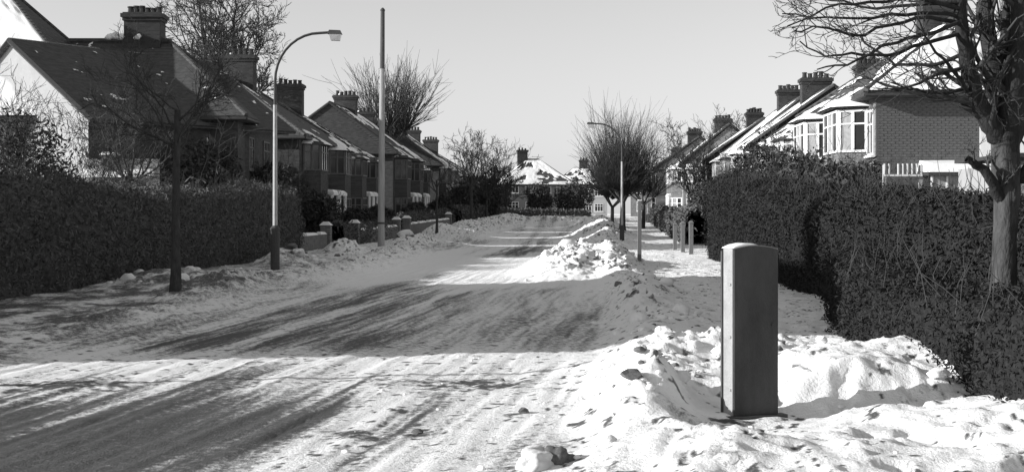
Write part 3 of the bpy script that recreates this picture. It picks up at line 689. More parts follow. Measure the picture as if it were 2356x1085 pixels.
# ------------------------------------------------------------------ right-hand side: corner house of dark brick
HX, HYY = 10.9, 38.5
def right_corner_house():
    # local frame: x toward the viewer, -y toward the road; the near front corner is the origin of the visible end wall
    L, D = 10.0, 7.4
    t = tag(empty('corner_house', (HX + 0.0, HYY + L / 2, 0.0), -math.pi / 2 - RT * 0.5), 'brick house with snowy hipped roof and white bay window behind the large bare tree', 'house')
    ze, zr = 5.15, 8.0
    b = MB(); b.box(-L / 2, L / 2, 0, D, -.3, ze - .16); wl = b.build('wall', 'mortar', t)
    S, ro = hip_roof(t, -L / 2, L / 2, 0, D, ze, zr, 4.2, 4.2, 0.40)
    snow_sheet(ro, 'snow_cover', S['right'], 0.97, 3, 0.12, thick=0.09); snow_sheet(ro, 'snow_cover', S['front'], 0.42, 9, 0.14, aniso=(0.5, 1.6)); snow_sheet(ro, 'snow_cover', S['left'], 0.9, 5, 0.2); snow_sheet(ro, 'snow_cover', S['back'], 0.9, 6, 0.3)
    # bricks of the end wall that can be told apart
    bw_, bh, gap = 0.215, 0.065, 0.010
    me = MB().box(0, .022, 0, bw_, 0, bh).mesh('brick'); me2 = MB().box(0, .022, 0, bw_ / 2 - gap / 2, 0, bh).mesh('brick')
    rng = random.Random(4); z = ze - .16 - 0.075; n = 0; rest = MB(); row = 0
    while z > -0.05:
        y = 0.0 if row % 2 == 0 else -0.1125
        while y < D - 0.02:
            half = y < 0; yy_ = max(0.0, y); wdt = bw_ / 2 - gap / 2 if half else bw_
            if yy_ + wdt > D: wdt = D - yy_
            off = rng.uniform(-.006, .004)
            if n < 300 and yy_ < 3.0 and wdt in (bw_, bw_ / 2 - gap / 2):
                o = link('brick', me2 if half else me, 'brick_piece', wl); o.location = (L / 2 + off, yy_, z); n += 1
            else: rest.box(L / 2 - .001, L / 2 + .021 + off, yy_, yy_ + wdt, z, z + bh)
            y += 0.225
        z -= 0.075; row += 1
    r_ = rest.build('brickwork', 'brick_piece', wl); r_['kind'] = 'stuff'
    fb = MB(); fb.box(-L / 2 + .01, L / 2 - .005, -.012, -.002, 0, ze - .18); fb.build('front_brickwork', 'brick', wl)
    chimney(t, -1.0, D / 2, zr - 1.2, zr + 1.3, 0.8, 1.5, 5, seed=2)
    bay(t, L / 2 - 2.4, 2.9, 0.8, 0, ze - .35, 0, 2, 'brick', 0.92, 31); bay(t, -L / 2 + 2.4, 2.9, 0.8, 0, ze - .35, 0, 2, 'brick', 0.92, 35)
    window(t, L / 2 - .52, -.012, 4.0, 0.75, 1.35, 'y', -1, 2, 2); window(t, 0.7, -.012, 4.0, 0.9, 1.3, 'y', -1, 2, 2); window(t, -.8, -.012, 4.0, 0.9, 1.3, 'y', -1, 2, 2)
    door(t, 0.0, -.012, -1)
    # pale rendered stretch of the end wall right of the brick
    wx, wy = L / 2 + .022, 3.02
    wg = MB(); wg.box(wx + .001, wx + .03, wy, D, -.3, ze - .2); wg.build('rendered_wall', 'trim', t)
    # glazed lean-to with a thick pad of snow on its roof
    lx0 = wx + .001; y0, y1 = 1.25, 2.98
    a = MB(); a.box(lx0, lx0 + 1.2, y0, y1, -.3, 2.0); lt = a.build('lean_to', 'pebbledash', t)
    rr = MB(); rr.hexa([(lx0, y0 - .1, 2.72), (lx0 + 1.35, y0 - .1, 2.66), (lx0 + 1.35, y1 - .005, 2.66), (lx0, y1 - .005, 2.72), (lx0, y0 - .1, 2.82), (lx0 + 1.35, y0 - .1, 2.76), (lx0 + 1.35, y1 - .005, 2.76), (lx0, y1 - .005, 2.82)]); lr = rr.build('lean_to_roof', 'dark_trim', t)
    ss_ = MB(); ss_.hexa([(lx0, y0 - .07, 2.825), (lx0 + 1.33, y0 - .07, 2.768), (lx0 + 1.33, y1 - .03, 2.768), (lx0, y1 - .03, 2.825), (lx0, y0 + .02, 3.15), (lx0 + 1.22, y0 + .04, 3.02), (lx0 + 1.2, y1 - .1, 3.04), (lx0, y1 - .1, 3.16)]); ss_.build('snow_cap', 'roof_snow', lr)
    for k in range(4):
        ya = y0 + .02 + k * (y1 - y0 - .04) / 4; yb = y0 + .02 + (k + 1) * (y1 - y0 - .04) / 4
        fr = MB(); fr.box(lx0 + 1.12, lx0 + 1.18, ya, ya + .05, 2.0, 2.66); f_ = fr.build('glazing_bar', 'trim', t)
        pn = MB(); pn.box(lx0 + 1.13, lx0 + 1.145, ya + .05, yb, 2.0, 2.66); pn.build('pane', 'curtain', t)
    return t
right_corner_house()

# the row beyond it
rr_c = 'semi-detached houses along the right side'
right_lab = ['brick house pair with snow-striped roof next beyond the right corner house', 'second brick pair beyond the right corner house, snow patches on its roof', 'third brick pair beyond the right corner house, partly behind the bare tree', 'fourth brick pair beyond the right corner house, just before the pale fronts',
             'pale-fronted house pair second from the far end of the right row', 'farthest house pair in the right-hand row']
for i, yc in enumerate((56.5, 68.5, 80.5, 92.5, 104.5, 116.5)):
    semi('house_pair', (HX + 0.2 + RS * (yc - 43.5) - (0.0, .5, -.2, .6, 1.4, 2.8)[i], yc, bz(yc)), -math.pi / 2 - RT, (10.4, 9.6, 10.4, 9.8, 10.0, 9.8)[i], (7.0, 7.6, 7.0, 7.4, 7.0, 7.2)[i], right_lab[i], rr_c, 40 + 7 * i,
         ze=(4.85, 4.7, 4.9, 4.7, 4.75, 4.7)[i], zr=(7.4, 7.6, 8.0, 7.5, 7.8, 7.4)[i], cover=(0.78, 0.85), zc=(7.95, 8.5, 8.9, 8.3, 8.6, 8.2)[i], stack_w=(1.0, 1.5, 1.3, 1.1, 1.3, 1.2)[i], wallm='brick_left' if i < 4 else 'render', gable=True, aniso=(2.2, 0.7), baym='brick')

# ------------------------------------------------------------------ left-hand side: angled corner house with a white gable
def left_corner_house():
    A = math.radians(52.0); ca, sa = math.cos(A), math.sin(A); ox, oy = -14.3, 44.0
    t = tag(empty('corner_house', (ox, oy, bz(44)), 0.0), 'house with sunlit white gable and dark tiled roof behind the left hedge', 'house')
    def w(x, y, z): return (ca * x - sa * y, sa * x + ca * y, z)
    L, Wd, ze, zr = 7.0, 9.2, 4.95, 7.75
    b = MB(); b.v = [w(0, 0, -.3), w(L, 0, -.3), w(L, Wd, -.3), w(0, Wd, -.3), w(0, 0, ze), w(L, 0, ze), w(L, Wd, ze), w(0, Wd, ze), w(0, Wd / 2, zr - .05), w(L, Wd / 2, zr - .05)]
    b.f = [(0, 1, 5, 4), (1, 2, 6, 9, 5), (2, 3, 7, 6), (3, 0, 4, 8, 7), (4, 5, 9, 8), (6, 7, 8, 9)]
    b.build('wall', 'render', t)
    side = MB(); side.hexa([w(.003, -.02, -.3), w(L, -.02, -.3), w(L, -.003, -.3), w(.003, -.003, -.3), w(.003, -.02, ze - .1), w(L, -.02, ze - .1), w(L, -.003, ze - .1), w(.003, -.003, ze - .1)]); side.build('side_wall', 'brick_left', t)
    o = .45; sl = (zr - ze) / (Wd / 2)
    s1 = [w(-.18, -o, ze - o * sl), w(L + 2, -o, ze - o * sl), w(L + 2, Wd / 2, zr), w(-.18, Wd / 2, zr)]
    s2 = [w(L + 2, Wd + o, ze - o * sl), w(-.18, Wd + o, ze - o * sl), w(-.18, Wd / 2, zr), w(L + 2, Wd / 2, zr)]
    r = MB(); r.slab([Vector(p) + Vector((0, 0, .1)) for p in s1], .12); r.slab([Vector(p) + Vector((0, 0, .1)) for p in s2], .12); ro = r.build('wing_roof', 'tiles', t)
    bg_ = MB()
    for s in (s1, s2):
        p, q = (s[0], s[3]) if s is s1 else (s[1], s[2])
        bg_.tube([Vector(p) + Vector((0, 0, .02)), Vector(q) + Vector((0, 0, .02))], .09, 4)
    bg_.build('bargeboard', 'dark_trim', ro)
    up = Vector((0, 0, .11))
    snow_sheet(ro, 'snow_cover', [Vector(p) + up for p in s1], 0.035, 71, 0.06, thick=.02, aniso=(4, 4)); snow_sheet(ro, 'snow_cover', [Vector(p) + up for p in s2], 0.95, 72, 0.25)
    # main block: ridge across the view
    X0, X1, Y0, Y1 = -6.0, 4.2, 4.0, 12.2
    b2 = MB(); b2.box(X0, X1, Y0, Y1, -.3, 5.0); b2.build('main_wall', 'brick_left', t)
    S, r2 = hip_roof(t, X0, X1, Y0, Y1, 5.15, 8.45, 3.0, 4.0, 0.4)
    snow_sheet(r2, 'snow_cover', S['front'], 0.035, 77, 0.06, thick=.02, aniso=(4, 4)); snow_sheet(r2, 'snow_cover', S['right'], 0.035, 78, 0.07, thick=.02, aniso=(4, 4)); snow_sheet(r2, 'snow_cover', S['back'], 0.9, 79, 0.3)
    # taller block at the back with a snowed-up hip
    X0, X1, Y0, Y1 = -15.5, -.1, 1.9, 12.0
    b3 = MB(); b3.box(X0, X1 - .5, Y0 + .5, Y1 - .5, -.3, 4.8); b3.build('rear_wall', 'render', t)
    S3, r3 = hip_roof(t, X0, X1, Y0, Y1, 5.0, 10.7, 5.7, 5.7, 0.0, 'rear_roof', 'x')
    snow_sheet(r3, 'snow_cover', S3['front'], 0.995, 81, 0.14, thick=.09); snow_sheet(r3, 'snow_cover', S3['left'], .9, 82, .3); snow_sheet(r3, 'snow_cover', S3['back'], .9, 83, .3)
    cx = at(335, 50, 52.2).x - ox
    chimney(t, cx, 8.1, 7.6, 9.55, 1.42, .9, 6, seed=1)
    for (dx, zz, rr_) in ((-1.25, 8.5, .13), (-1.0, 8.55, .16), (-.8, 8.5, .14), (-.12, 8.5, .12)):
        sm = MB(); sm.tube([(cx + dx - .15, 7.55, zz), (cx + dx, 7.5, zz + .05), (cx + dx + .12, 7.5, zz + .12)], [rr_ * .5, rr_, rr_ * .6], 7); sm.build('snow_patch', 'roof_snow', r2, True)
    window(t, 2.6, 4.0, 3.9, 1.2, 1.2, 'y', -1, 3, 2, 'shaded_trim')
    for (yy_, zz) in ((6.2, 3.9), (9.5, 3.9), (7.5, 1.5)): window(t, yy_, 4.2, zz, 1.3, 1.25, 'x', 1, 3, 2, 'shaded_trim')
    return t
left_corner_house()

lr_c = 'semi-detached houses along the left side'
left_lab = ['dark brick pair beyond the white-gabled house, behind the left lamp post', 'brick pair with grey snow on its near hip, right of the left lamp post',
            'brick pair with chimney just left of the tall timber pole', 'brick pair behind the tall timber pole', 'brick pair with white porch columns right of the timber pole', 'second-farthest pair in the left row', 'farthest pair in the left row']
for i, yc in enumerate((64.5, 77.3, 89.8, 102.3, 114.8, 127.3)):
    semi('house_pair', (-9.45 + 0.066 * (yc - 64) + (0, -.5, .35, -.6, .2, -.4)[i], yc, bz(yc)), math.pi / 2 - RT + (0, .02, -.015, .03, 0, -.03)[i], (10.0, 9.2, 9.8, 9.0, 9.6, 9.4)[i], 8.2, left_lab[i], lr_c, 140 + 9 * i, gable=i in (2, 4), ze=(5.0, 4.75, 5.2, 4.8, 5.05, 4.8)[i], zr=(7.95, 7.5, 8.4, 7.6, 8.2, 7.8)[i], cover=(0.12 if i == 0 else 0.5, 0.08 if i == 0 else 0.7), zc=(9.3, 9.0, 9.35, 9.0, 9.2, 8.9)[i], wallm='brick_left', aniso=(1.5, 1.0), join='shaded_trim', baym='brick_left')

semi('house_pair', (-4.9, 140.5, bz(140)), math.pi / 2 - RT - .05, 9.4, 7.8, 'smallest house pair at the far end of the left row, beside the end house', lr_c, 231, ze=4.7, zr=7.4, cover=(.6, .8), zc=8.6, wallm='brick_left', aniso=(1.5, 1.0), join='shaded_trim', baym='brick_left')

# neighbour beyond the left edge of the picture, whose shadow lies across the road
def shadow_house():
    t = tag(empty('neighbour_house', (-13.9, 18.95, 0.0), math.pi / 2 - math.radians(0)), 'brick house out of the picture to the left, its shadow lying across the road', 'house')
    b = MB(); b.box(-7.0, 6.0, 0, 8.4, -.3, 5.3); b.build('wall', 'brick', t)
    o = 0.3; r = MB()
    s1 = [(-7.0 - o, -o, 5.2), (6.0 + o, -o, 5.2), (6.0 + o, 4.2, 8.6), (-7.0 - o, 4.2, 8.6)]; s2 = [(6.0 + o, 8.4 + o, 5.2), (-7.0 - o, 8.4 + o, 5.2), (-7.0 - o, 4.2, 8.6), (6.0 + o, 4.2, 8.6)]
    r.slab(s1, .14); r.slab(s2, .14); ro = r.build('roof', 'tiles', t)
    gm = MB()
    for x in (-7.0, 5.9): gm.hexa([(x, 0, 5.3), (x + .1, 0, 5.3), (x + .1, 8.4, 5.3), (x, 8.4, 5.3), (x, 4.15, 8.4), (x + .1, 4.15, 8.4), (x + .1, 4.25, 8.4), (x, 4.25, 8.4)])
    gm.build('gable', 'brick', t)
    snow_sheet(ro, 'snow_cover', s1, .5, 201, .3); snow_sheet(ro, 'snow_cover', s2, .9, 202, .3)
    chimney(t, -.5, 4.2, 7.6, 9.6, 1.4, .8, 4, seed=9)
    for x in (-4.5, -1.5, 1.5, 4.2): window(t, x, 0, 4.0, 1.3, 1.2); window(t, x, 0, 1.5, 1.3, 1.3)
    return t
shadow_house()

# ------------------------------------------------------------------ houses closing the view
def far_house(loc, rz, w, dp, label, seed, ze, zr, ins, wallm='render', chim=0.0, porch=False):
    t = tag(empty('far_house', loc, rz), label, 'house')
    b = MB(); b.box(-w / 2, w / 2, 0, dp, -.8, ze - .16); b.build('wall', wallm, t)
    S, ro = hip_roof(t, -w / 2, w / 2, 0, dp, ze, zr, ins, ins, .4)
    snow_sheet(ro, 'snow_cover', S['front'], .86, seed, .2, thick=.1); snow_sheet(ro, 'snow_cover', S['left'], .9, seed + 1, .2); snow_sheet(ro, 'snow_cover', S['right'], .25, seed + 2, .2); snow_sheet(ro, 'snow_cover', S['back'], .9, seed + 3, .3)
    chimney(t, chim, dp / 2, zr - 1.0, zr + 1.25, 1.3, .8, 3, seed=seed)
    for x in (-w * .34, -w * .1, w * .12, w * .34):
        window(t, x, 0, 3.7, 1.3, 1.15, 'y', -1, 3, 2); window(t, x, 0, 1.4, 1.3, 1.2, 'y', -1, 3, 2)
    return t
far_house((3.3, 168.0, bz(168)), math.radians(8), 9.2, 8.0, 'snow-roofed house closing the end of the road', 301, 4.2, 7.6, 4.2, 'pebbledash', -1.4)
far_house((10.6, 200.0, bz(182)), math.radians(-4), 8.0, 8.0, 'farther pale house with white roof right of the house closing the road', 311, 4.9, 7.6, 3.2, 'render', .3)
far_house((-10.5, 158.0, bz(158)), math.radians(10), 9.0, 8.0, 'half-hidden snowy house at the far end on the left', 321, 4.8, 7.4, 3.6, 'brick', 1.0)
far_house((19.5, 165.0, bz(165)), math.radians(-12), 9.0, 8.0, 'half-hidden snowy house at the far end on the right', 331, 4.8, 7.6, 3.6, 'brick', 1.0)

# ------------------------------------------------------------------ hedges
hedge('hedge', [(-9.6, 14.0), (-9.35, 24.0), (-8.6, 36.0), (-8.2, 45.5)], [2.2, 2.12, 2.3, 2.45], 1.7, 'tall dark clipped hedge along the left verge', 21, 0.03, 520, twigs=500)
hedge('hedge', [(6.15, 8.0), (6.05, 13.0), (6.0, 17.0), (6.55, 30.0), (7.35, 43.0)], [1.6, 1.65, 1.75, 2.2, 2.75], 1.9, 'tall dark hedge along the right-hand pavement behind the pillar', 22, 0.022, 800, twigs=500, mat_='leaf_right')
hedge('hedge', [(4.15, 7.2), (4.05, 10.0), (4.0, 13.0), (4.75, 18.0)], [.7, .85, .95, 1.15], .95, 'low dark undergrowth at the foot of the right hedge round the large tree', 29, 0.016, 1300, twigs=90, mat_='leaf_right', rag=.4)
hedge('hedge', [(-7.3, 54.0), (-6.9, 62.0), (-6.4, 70.0)], [1.1, 1.0, 1.05], .8, 'low dark front-garden hedge behind the tall timber pole', 23, 0.05, 170)
hedge('hedge', [(-6.2, 73.0), (-4.8, 98.0)], [1.3, 1.4], .9, 'low hedge along the left pavement beyond the thin staked tree', 24, 0.06, 120)
hedge('hedge', [(-4.4, 101.0), (-2.0, 126.0)], [1.5, 1.6], 1.1, 'dark hedge farther along the left pavement', 25, 0.08, 90)
hedge('hedge', [(8.3, 58.0), (9.6, 76.0)], [1.7, 1.5], 1.2, 'hedge along the right pavement beyond the pale gate posts', 26, 0.06, 130)
hedge('hedge', [(9.9, 80.0), (12.5, 112.0)], [1.5, 1.4], 1.1, 'farther hedge along the right pavement', 27, 0.08, 80)
hedge('hedge', [(-6.0, 133.0), (0.0, 136.0), (6.0, 137.0), (8.0, 138.0)], [1.6, 1.1, 1.0, .9], 1.4, 'dark hedge across the end of the road', 28, 0.10, 90)

# ------------------------------------------------------------------ shrubs in the gardens
bush('evergreen_shrub', (at(60, 300, 36).x, 36, 0.0), 1.7, 4.9, 'twiggy shrub with dark leaf clumps before the white gable', 31, 4200, .055, stems=13, kids=(7, 5, 3))
bush('evergreen_shrub', (-11.3, 35.0, 0.0), 1.2, 4.0, 'bare many-stemmed shrub before the white gable, near its lit corner', 32, 120, .05, stems=9, kids=(6, 5, 3))
bush('evergreen_shrub', (-10.8, 46.0, .1), 2.0, 4.6, 'dense dark evergreen filling the garden by the brick side of the gabled house', 33, 9000, .07)
bush('evergreen_shrub', (-9.9, 51.0, .1), 1.8, 4.0, 'dark shrub behind the left lamp post', 34, 7000, .07)
bush('evergreen_shrub', (-8.6, 57.0, .15), 1.5, 2.6, 'rounded dark shrub between the lamp post and the timber pole', 35, 5000, .07)
for i, (x, y, r, h, lab) in enumerate(((8.6, 33.0, 1.7, 3.2, 'dark shrub against the end of the right hedge, below the bay windows'), (9.0, 27.0, 1.6, 2.2, 'dark shrub behind the right hedge below the brick wall'), (9.2, 41.0, 1.5, 3.9, 'tall dark shrub in the garden before the front of the right corner house'),
                                       (9.5, 50.0, 1.8, 4.6, 'dark evergreen left of the right corner house'), (9.8, 57.0, 1.6, 3.7, 'evergreen before the first brick pair of the right row'), (9.6, 64.0, 1.3, 3.2, 'round dark bush beside the pale bays on the right'),
                                       (7.6, 22.0, 1.5, 1.9, 'dark shrub rising behind the right hedge left of the large tree'), (8.2, 17.0, 1.6, 1.7, 'dark shrub behind the right hedge beyond the large tree'))):
    bush('evergreen_shrub', (x, y, bz(y)), r, h, lab, 50 + i, 7000, .065)
for i, (x, y, r, h, lab) in enumerate(((2.9, 139.5, 2.2, 4.2, 'dark bush before the house closing the road'), (6.6, 141.0, 2.6, 4.6, 'dark evergreen right of the house closing the road'), (-1.8, 139.0, 2.0, 3.4, 'bush left of the house closing the road'), (-5.0, 128.0, 1.8, 3.6, 'bush at the far end of the left pavement'))):
    bush('evergreen_shrub', (x, y, bz(y)), r, h, lab, 70 + i, 3500, .12)

for i, (x, y, r, h, lab) in enumerate(((-7.4, 62.5, 1.1, 1.9, 'dark garden shrub just right of the tall timber pole'), (-7.3, 71.5, 1.1, 2.0, 'dark shrub before the porch of the second left pair'), (-6.2, 84.0, 1.1, 2.2, 'dark evergreen behind the thin young street tree'),
                                       (-5.3, 96.5, 1.2, 2.6, 'dark evergreen before the fourth left pair'), (-4.1, 109.0, 1.6, 4.4, 'tall dark evergreen at the far left beside the bare street tree'), (-2.4, 119.0, 1.8, 4.6, 'broad dark evergreen closing the left row near the end house'), (-10.6, 60.0, 1.6, 4.4, 'tall dark shrub between the gabled house and the first left pair'))):
    bush('evergreen_shrub', (x, y, bz(y)), r, h, lab, 90 + i, 5000, .075 if y < 80 else .1)
# ------------------------------------------------------------------ trees
def put(px, py, d): p = at(px, py, d); return (p.x, d, gz(p.x, d) - .02)
street_tree('street_tree', put(405, 700, 22.5), 4.7, 1.7, 'small bare street tree on the left verge nearest the camera', .26, seed=11, trunk_r=.085, fork=.66, n=11, kids=(7, 5, 4), upright=.9, minr=.004)
street_tree('street_tree', put(1005, 560, 68), 4.6, 1.2, 'thin young street tree on the left pavement right of the timber pole', seed=12, trunk_r=.07, fork=.6, n=6, kids=(5, 4), minr=.008)
street_tree('garden_tree', (at(520, 100, 78).x, 78, .2), 16.5, 6.0, 'large spreading bare tree behind the left houses', seed=13, trunk_r=.34, fork=.40, n=9, kids=(7, 6, 5, 3), upright=1.0, minr=.018)
pollard('pollarded_tree', (at(905, 300, 108.5).x, 108.5, bz(108.5)), 13.4, 3.1, 'pollarded tree with a fan of straight shoots behind the timber pole', seed=14, trunk_h=6.6, trunk_r=.22, shoots=300, minr=.017, wide=.8)
street_tree('street_tree', (at(1085, 400, 100).x, 100, bz(100)), 8.3, 2.4, 'bare street tree at the far left, right of the white porch columns', seed=15, trunk_r=.13, fork=.45, n=9, kids=(6, 5, 4), minr=.014)
street_tree('street_tree', (at(1118, 400, 112).x, 112, bz(112)), 7.4, 2.3, 'bare tree with tangled twigs behind the far left street tree', seed=26, trunk_r=.13, fork=.35, n=11, kids=(7, 6, 4), minr=.013)
street_tree('street_tree', (at(1165, 400, 128).x, 128, bz(128)), 5.8, 2.2, 'low bushy bare tree just left of the end house', seed=27, trunk_r=.12, fork=.3, n=11, kids=(7, 6, 4), minr=.014)
street_tree('street_tree', (at(1140, 400, 122).x, 122, bz(122)), 6.6, 2.2, 'smaller bare tree at the far left beside the end house', seed=16, trunk_r=.12, fork=.4, n=9, kids=(6, 5, 4), minr=.016)
pollard('pollarded_tree', put(1432, 545, 70), 6.6, 1.35, 'dense pollarded tree on the right pavement around the right lamp post', seed=17, trunk_h=1.5, trunk_r=.17, shoots=800, minr=.0075, wide=.9)
pollard('pollarded_tree', put(1408, 530, 84), 5.6, 1.4, 'second pollarded tree just behind the right lamp post tree', seed=18, trunk_h=1.5, trunk_r=.14, shoots=420, minr=.009, wide=.9)
pollard('pollarded_tree', put(1480, 520, 92), 6.6, 1.7, 'third pollarded tree farther along the right pavement', seed=19, trunk_h=1.8, trunk_r=.14, shoots=200, minr=.012, wide=.95)
street_tree('garden_tree', (at(1695, 300, 100).x, 100, bz(100)), 10.6, 2.4, 'bare tree rising between the chimneys on the right', seed=20, trunk_r=.16, fork=.55, n=7, kids=(6, 5, 3), minr=.016)
street_tree('garden_tree', (at(1590, 380, 88).x, 88, bz(88)), 7.0, 2.6, 'bushy bare tree among the pale bays on the right', seed=22, trunk_r=.13, fork=.35, n=10, kids=(7, 6, 4), minr=.014)
street_tree('garden_tree', (at(1860, 330, 48).x, 49.5, bz(49)), 6.2, 2.0, 'bare ornamental tree before the front of the right corner house', seed=23, trunk_r=.10, fork=.4, n=10, kids=(7, 6, 4), minr=.009)
street_tree('garden_tree', (at(300, 300, 40).x, 40.0, 0.0), 5.6, 2.2, 'bare garden tree before the dark roof of the gabled house', seed=24, trunk_r=.09, fork=.5, n=9, kids=(7, 6, 3), minr=.008)

def big_tree():
    rng = np.random.default_rng(77); d0 = 12.4; KD = d0 / 13.6
    base = at(2312, 830, d0); t = tag(empty('roadside_tree', (base.x, d0, gz(base.x, d0))), 'large bare tree with pale lit bark and sweeping branches at the right edge', 'tree')
    o = np.array(t.location)
    def P(px, py, d=13.6): return np.array(at(px, py, d * KD)) - o
    tr = TubeSet()
    path = [P(2312, 850), P(2312, 800), P(2311, 700), P(2312, 560), P(2316, 450), P(2314, 380), P(2312, 330)]
    pp = np.array(path); kk = np.linspace(0, len(pp) - 1, 60); dense = np.column_stack([np.interp(kk, np.arange(len(pp)), pp[:, i]) for i in range(3)])
    tr.add(dense, np.interp(kk, np.arange(len(pp)), [.17, .135, .11, .105, .112, .13, .125]), 28); tk = tr.build('trunk', 'bark_tree', t)
    for v in tk.data.vertices:
        i = v.index // 28; cpt = Vector(dense[i]); rd = v.co - cpt; a_ = math.atan2(rd.y, rd.x); q_ = Vector((math.cos(a_) * 2.2, math.sin(a_) * 2.2, v.co.z * 1.3))
        v.co = cpt + rd * (1 + .16 * mnoise.noise(q_ * 2.1) + .14 * mnoise.noise(Vector((q_.x * 5, q_.y * 5, q_.z * 2.2))))
    st = TubeSet(); ts = TubeSet()
    def limb(pix, r0, r1, kids=14, klen=.9, sides=8, lev=(4, 3), droop=0.03, spread=.7, left=0.0):
        pts = [P(*q) for q in pix]
        # smooth the hand-set points
        q = [pts[0]]
        for a, b in zip(pts, pts[1:]):
            q += [a + (b - a) * .33 + rng.normal(0, .012, 3), a + (b - a) * .67 + rng.normal(0, .012, 3), b]
        rr = np.linspace(r0, r1, len(q)); st.add(q, rr, sides)
        for i in range(kids):
            k = rng.integers(1, len(q) - 1); ax = unit(q[k + 1] - q[k]); side = unit(np.cross(ax, rng.normal(0, 1, 3)) + np.array([-left, 0, 0]))
            grow(ts, q[k], unit(ax * .6 + side * spread), klen * rng.uniform(.5, 1.1), max(.006, rr[k] * .4), 0, rng, kids=lev, spread=.6, shrink=.55, minr=.0035, bend=.16, up=.03)
    limb([(2312, 340), (2290, 300, 13.55), (2262, 255, 13.5), (2238, 190, 13.4), (2222, 110, 13.3), (2208, 30, 13.25), (2196, -90, 13.2)], .105, .05, 10, .8)
    limb([(2312, 340), (2306, 260, 13.7), (2290, 160, 13.7), (2270, 60, 13.8), (2262, -60, 13.8)], .12, .06, 10, .8)
    limb([(2314, 345), (2330, 250, 13.5), (2340, 150, 13.4), (2346, 20, 13.4), (2340, -90, 13.3)], .125, .07, 10, .8)
    limb([(2320, 330), (2352, 270, 13.8), (2385, 170, 13.9), (2420, 40, 14)], .10, .05, 12, .9)
    limb([(2290, 165, 13.7), (2310, 100, 13.6), (2318, 20, 13.6), (2322, -80, 13.5)], .06, .04, 8, .6)
    # cut-back limb curving out of the trunk low on the left
    limb([(2312, 470), (2288, 425, 13.5), (2262, 388, 13.45), (2225, 365, 13.4)], .065, .035, 5, .35)
    limb([(2322, 430), (2360, 390, 13.6), (2400, 330, 13.6)], .06, .03, 5, .4)
    # long sweeping branches reaching over to the left
    sw = [[(2210, 40, 13.25), (2120, 30, 13.1), (2010, 42, 12.9), (1900, 40, 12.8), (1800, 32, 12.7)],
          [(2216, 75, 13.3), (2130, 100, 13.0), (2040, 128, 12.8), (1960, 122, 12.7), (1900, 130, 12.6), (1840, 95, 12.6)],
          [(2222, 60, 13.3), (2140, 40, 13.0), (2050, 58, 12.6), (1960, 82, 12.4), (1880, 62, 12.2), (1830, 72, 12.2)],
          [(2205, 5, 13.2), (2100, 12, 13.2), (1980, 16, 13.3), (1880, -4, 13.3)],
          [(2206, 20, 13.2), (2110, -5, 12.8), (2000, 5, 12.6), (1900, 18, 12.5), (1812, 60, 12.4)],
          [(2232, 150, 13.4), (2160, 170, 13.2), (2090, 200, 13.0), (2020, 205, 12.9)],
          [(2240, 200, 13.4), (2180, 215, 13.3), (2110, 205, 13.2), (2050, 190, 13.0)],
          [(2228, 120, 13.35), (2150, 150, 13.4), (2060, 150, 13.5), (1990, 100, 13.6), (1940, 60, 13.6)],
          [(2212, 50, 13.2), (2130, 80, 12.7), (2030, 105, 12.4), (1950, 150, 12.2), (1880, 160, 12.1)],
          [(2250, 230, 13.5), (2190, 160, 13.0), (2140, 100, 12.6), (2100, 30, 12.4)],
          [(2262, 60, 13.8), (2200, -20, 14.2), (2100, -30, 14.6)], [(2340, 100, 13.4), (2300, 180, 12.9), (2290, 240, 12.7)]]
    for s in sw: limb(s, .022, .006, 11, .40, 5, (3, 2), 0, .5)
    st.build('limbs', 'bark_dark', t); ts.build('crown', 'twig', t)
    return t
big_tree()

# ------------------------------------------------------------------ lamp posts, timber pole, short post
def lamp_post(loc, sgn, label, h=5.5, reach=1.42):
    t = tag(empty('lamp_post', loc), label, 'street lamp', 'lamp posts')
    b = MB(); b.tube([(0, 0, -.2), (0, 0, .95), (0, 0, 1.0), (0, 0, 1.08)], [.105, .105, .12, .06], 12); b.build('base', 'iron', t)
    s = MB(); s.tube([(0, 0, 1.0), (0, 0, 2.5), (0, 0, 3.85)], [.055, .05, .044], 10); s.build('shaft', 'steel', t)
    a = MB(); pts = [(0, 0, 3.84), (0, 0, 4.4)]
    for k in range(1, 10):
        q = k / 9 * math.pi / 2; pts.append((sgn * (1 - math.cos(q)) * reach * .72, 0, 4.4 + math.sin(q) * (h - 4.4)))
    pts.append((sgn * reach * .95, 0, h + .02)); a.tube(pts, [.036, .034] + [.031] * 9 + [.03], 8); ar = a.build('arm', 'iron', t)
    hd = MB(); x0, x1 = sorted((sgn * reach * .85, sgn * (reach + .12))); m_ = (x0 + x1) / 2
    hd.hexa([(x0, -.09, h - .02), (x1, -.10, h - .03), (x1, .10, h - .03), (x0, .09, h - .02), (x0 + .04, -.05, h + .07), (x1 - .04, -.05, h + .06), (x1 - .04, .05, h + .06), (x0 + .04, .05, h + .07)])
    hh = hd.build('lamp_head', 'iron', t)
    bo = MB(); bo.hexa([(x0 + .08, -.06, h - .17), (x1 - .05, -.06, h - .18), (x1 - .05, .06, h - .18), (x0 + .08, .06, h - .17), (x0 + .04, -.08, h - .023), (x1 - .02, -.09, h - .033), (x1 - .02, .09, h - .033), (x0 + .04, .08, h - .023)])
    bo.build('lamp_bowl', 'bowl', hh)
    return t
lamp_post(put(633, 650, 30.0), 1, 'tall curved-arm street lamp on the left verge')
p = at(1431, 545, 57.0); lamp_post((p.x, 57.0, 0.0), -1, 'curved-arm street lamp in front of the pollarded trees on the right')
lamp_post((-8.9, 11.15, 0.0), 1, 'street lamp just out of the picture to the left, throwing a thin shadow line')

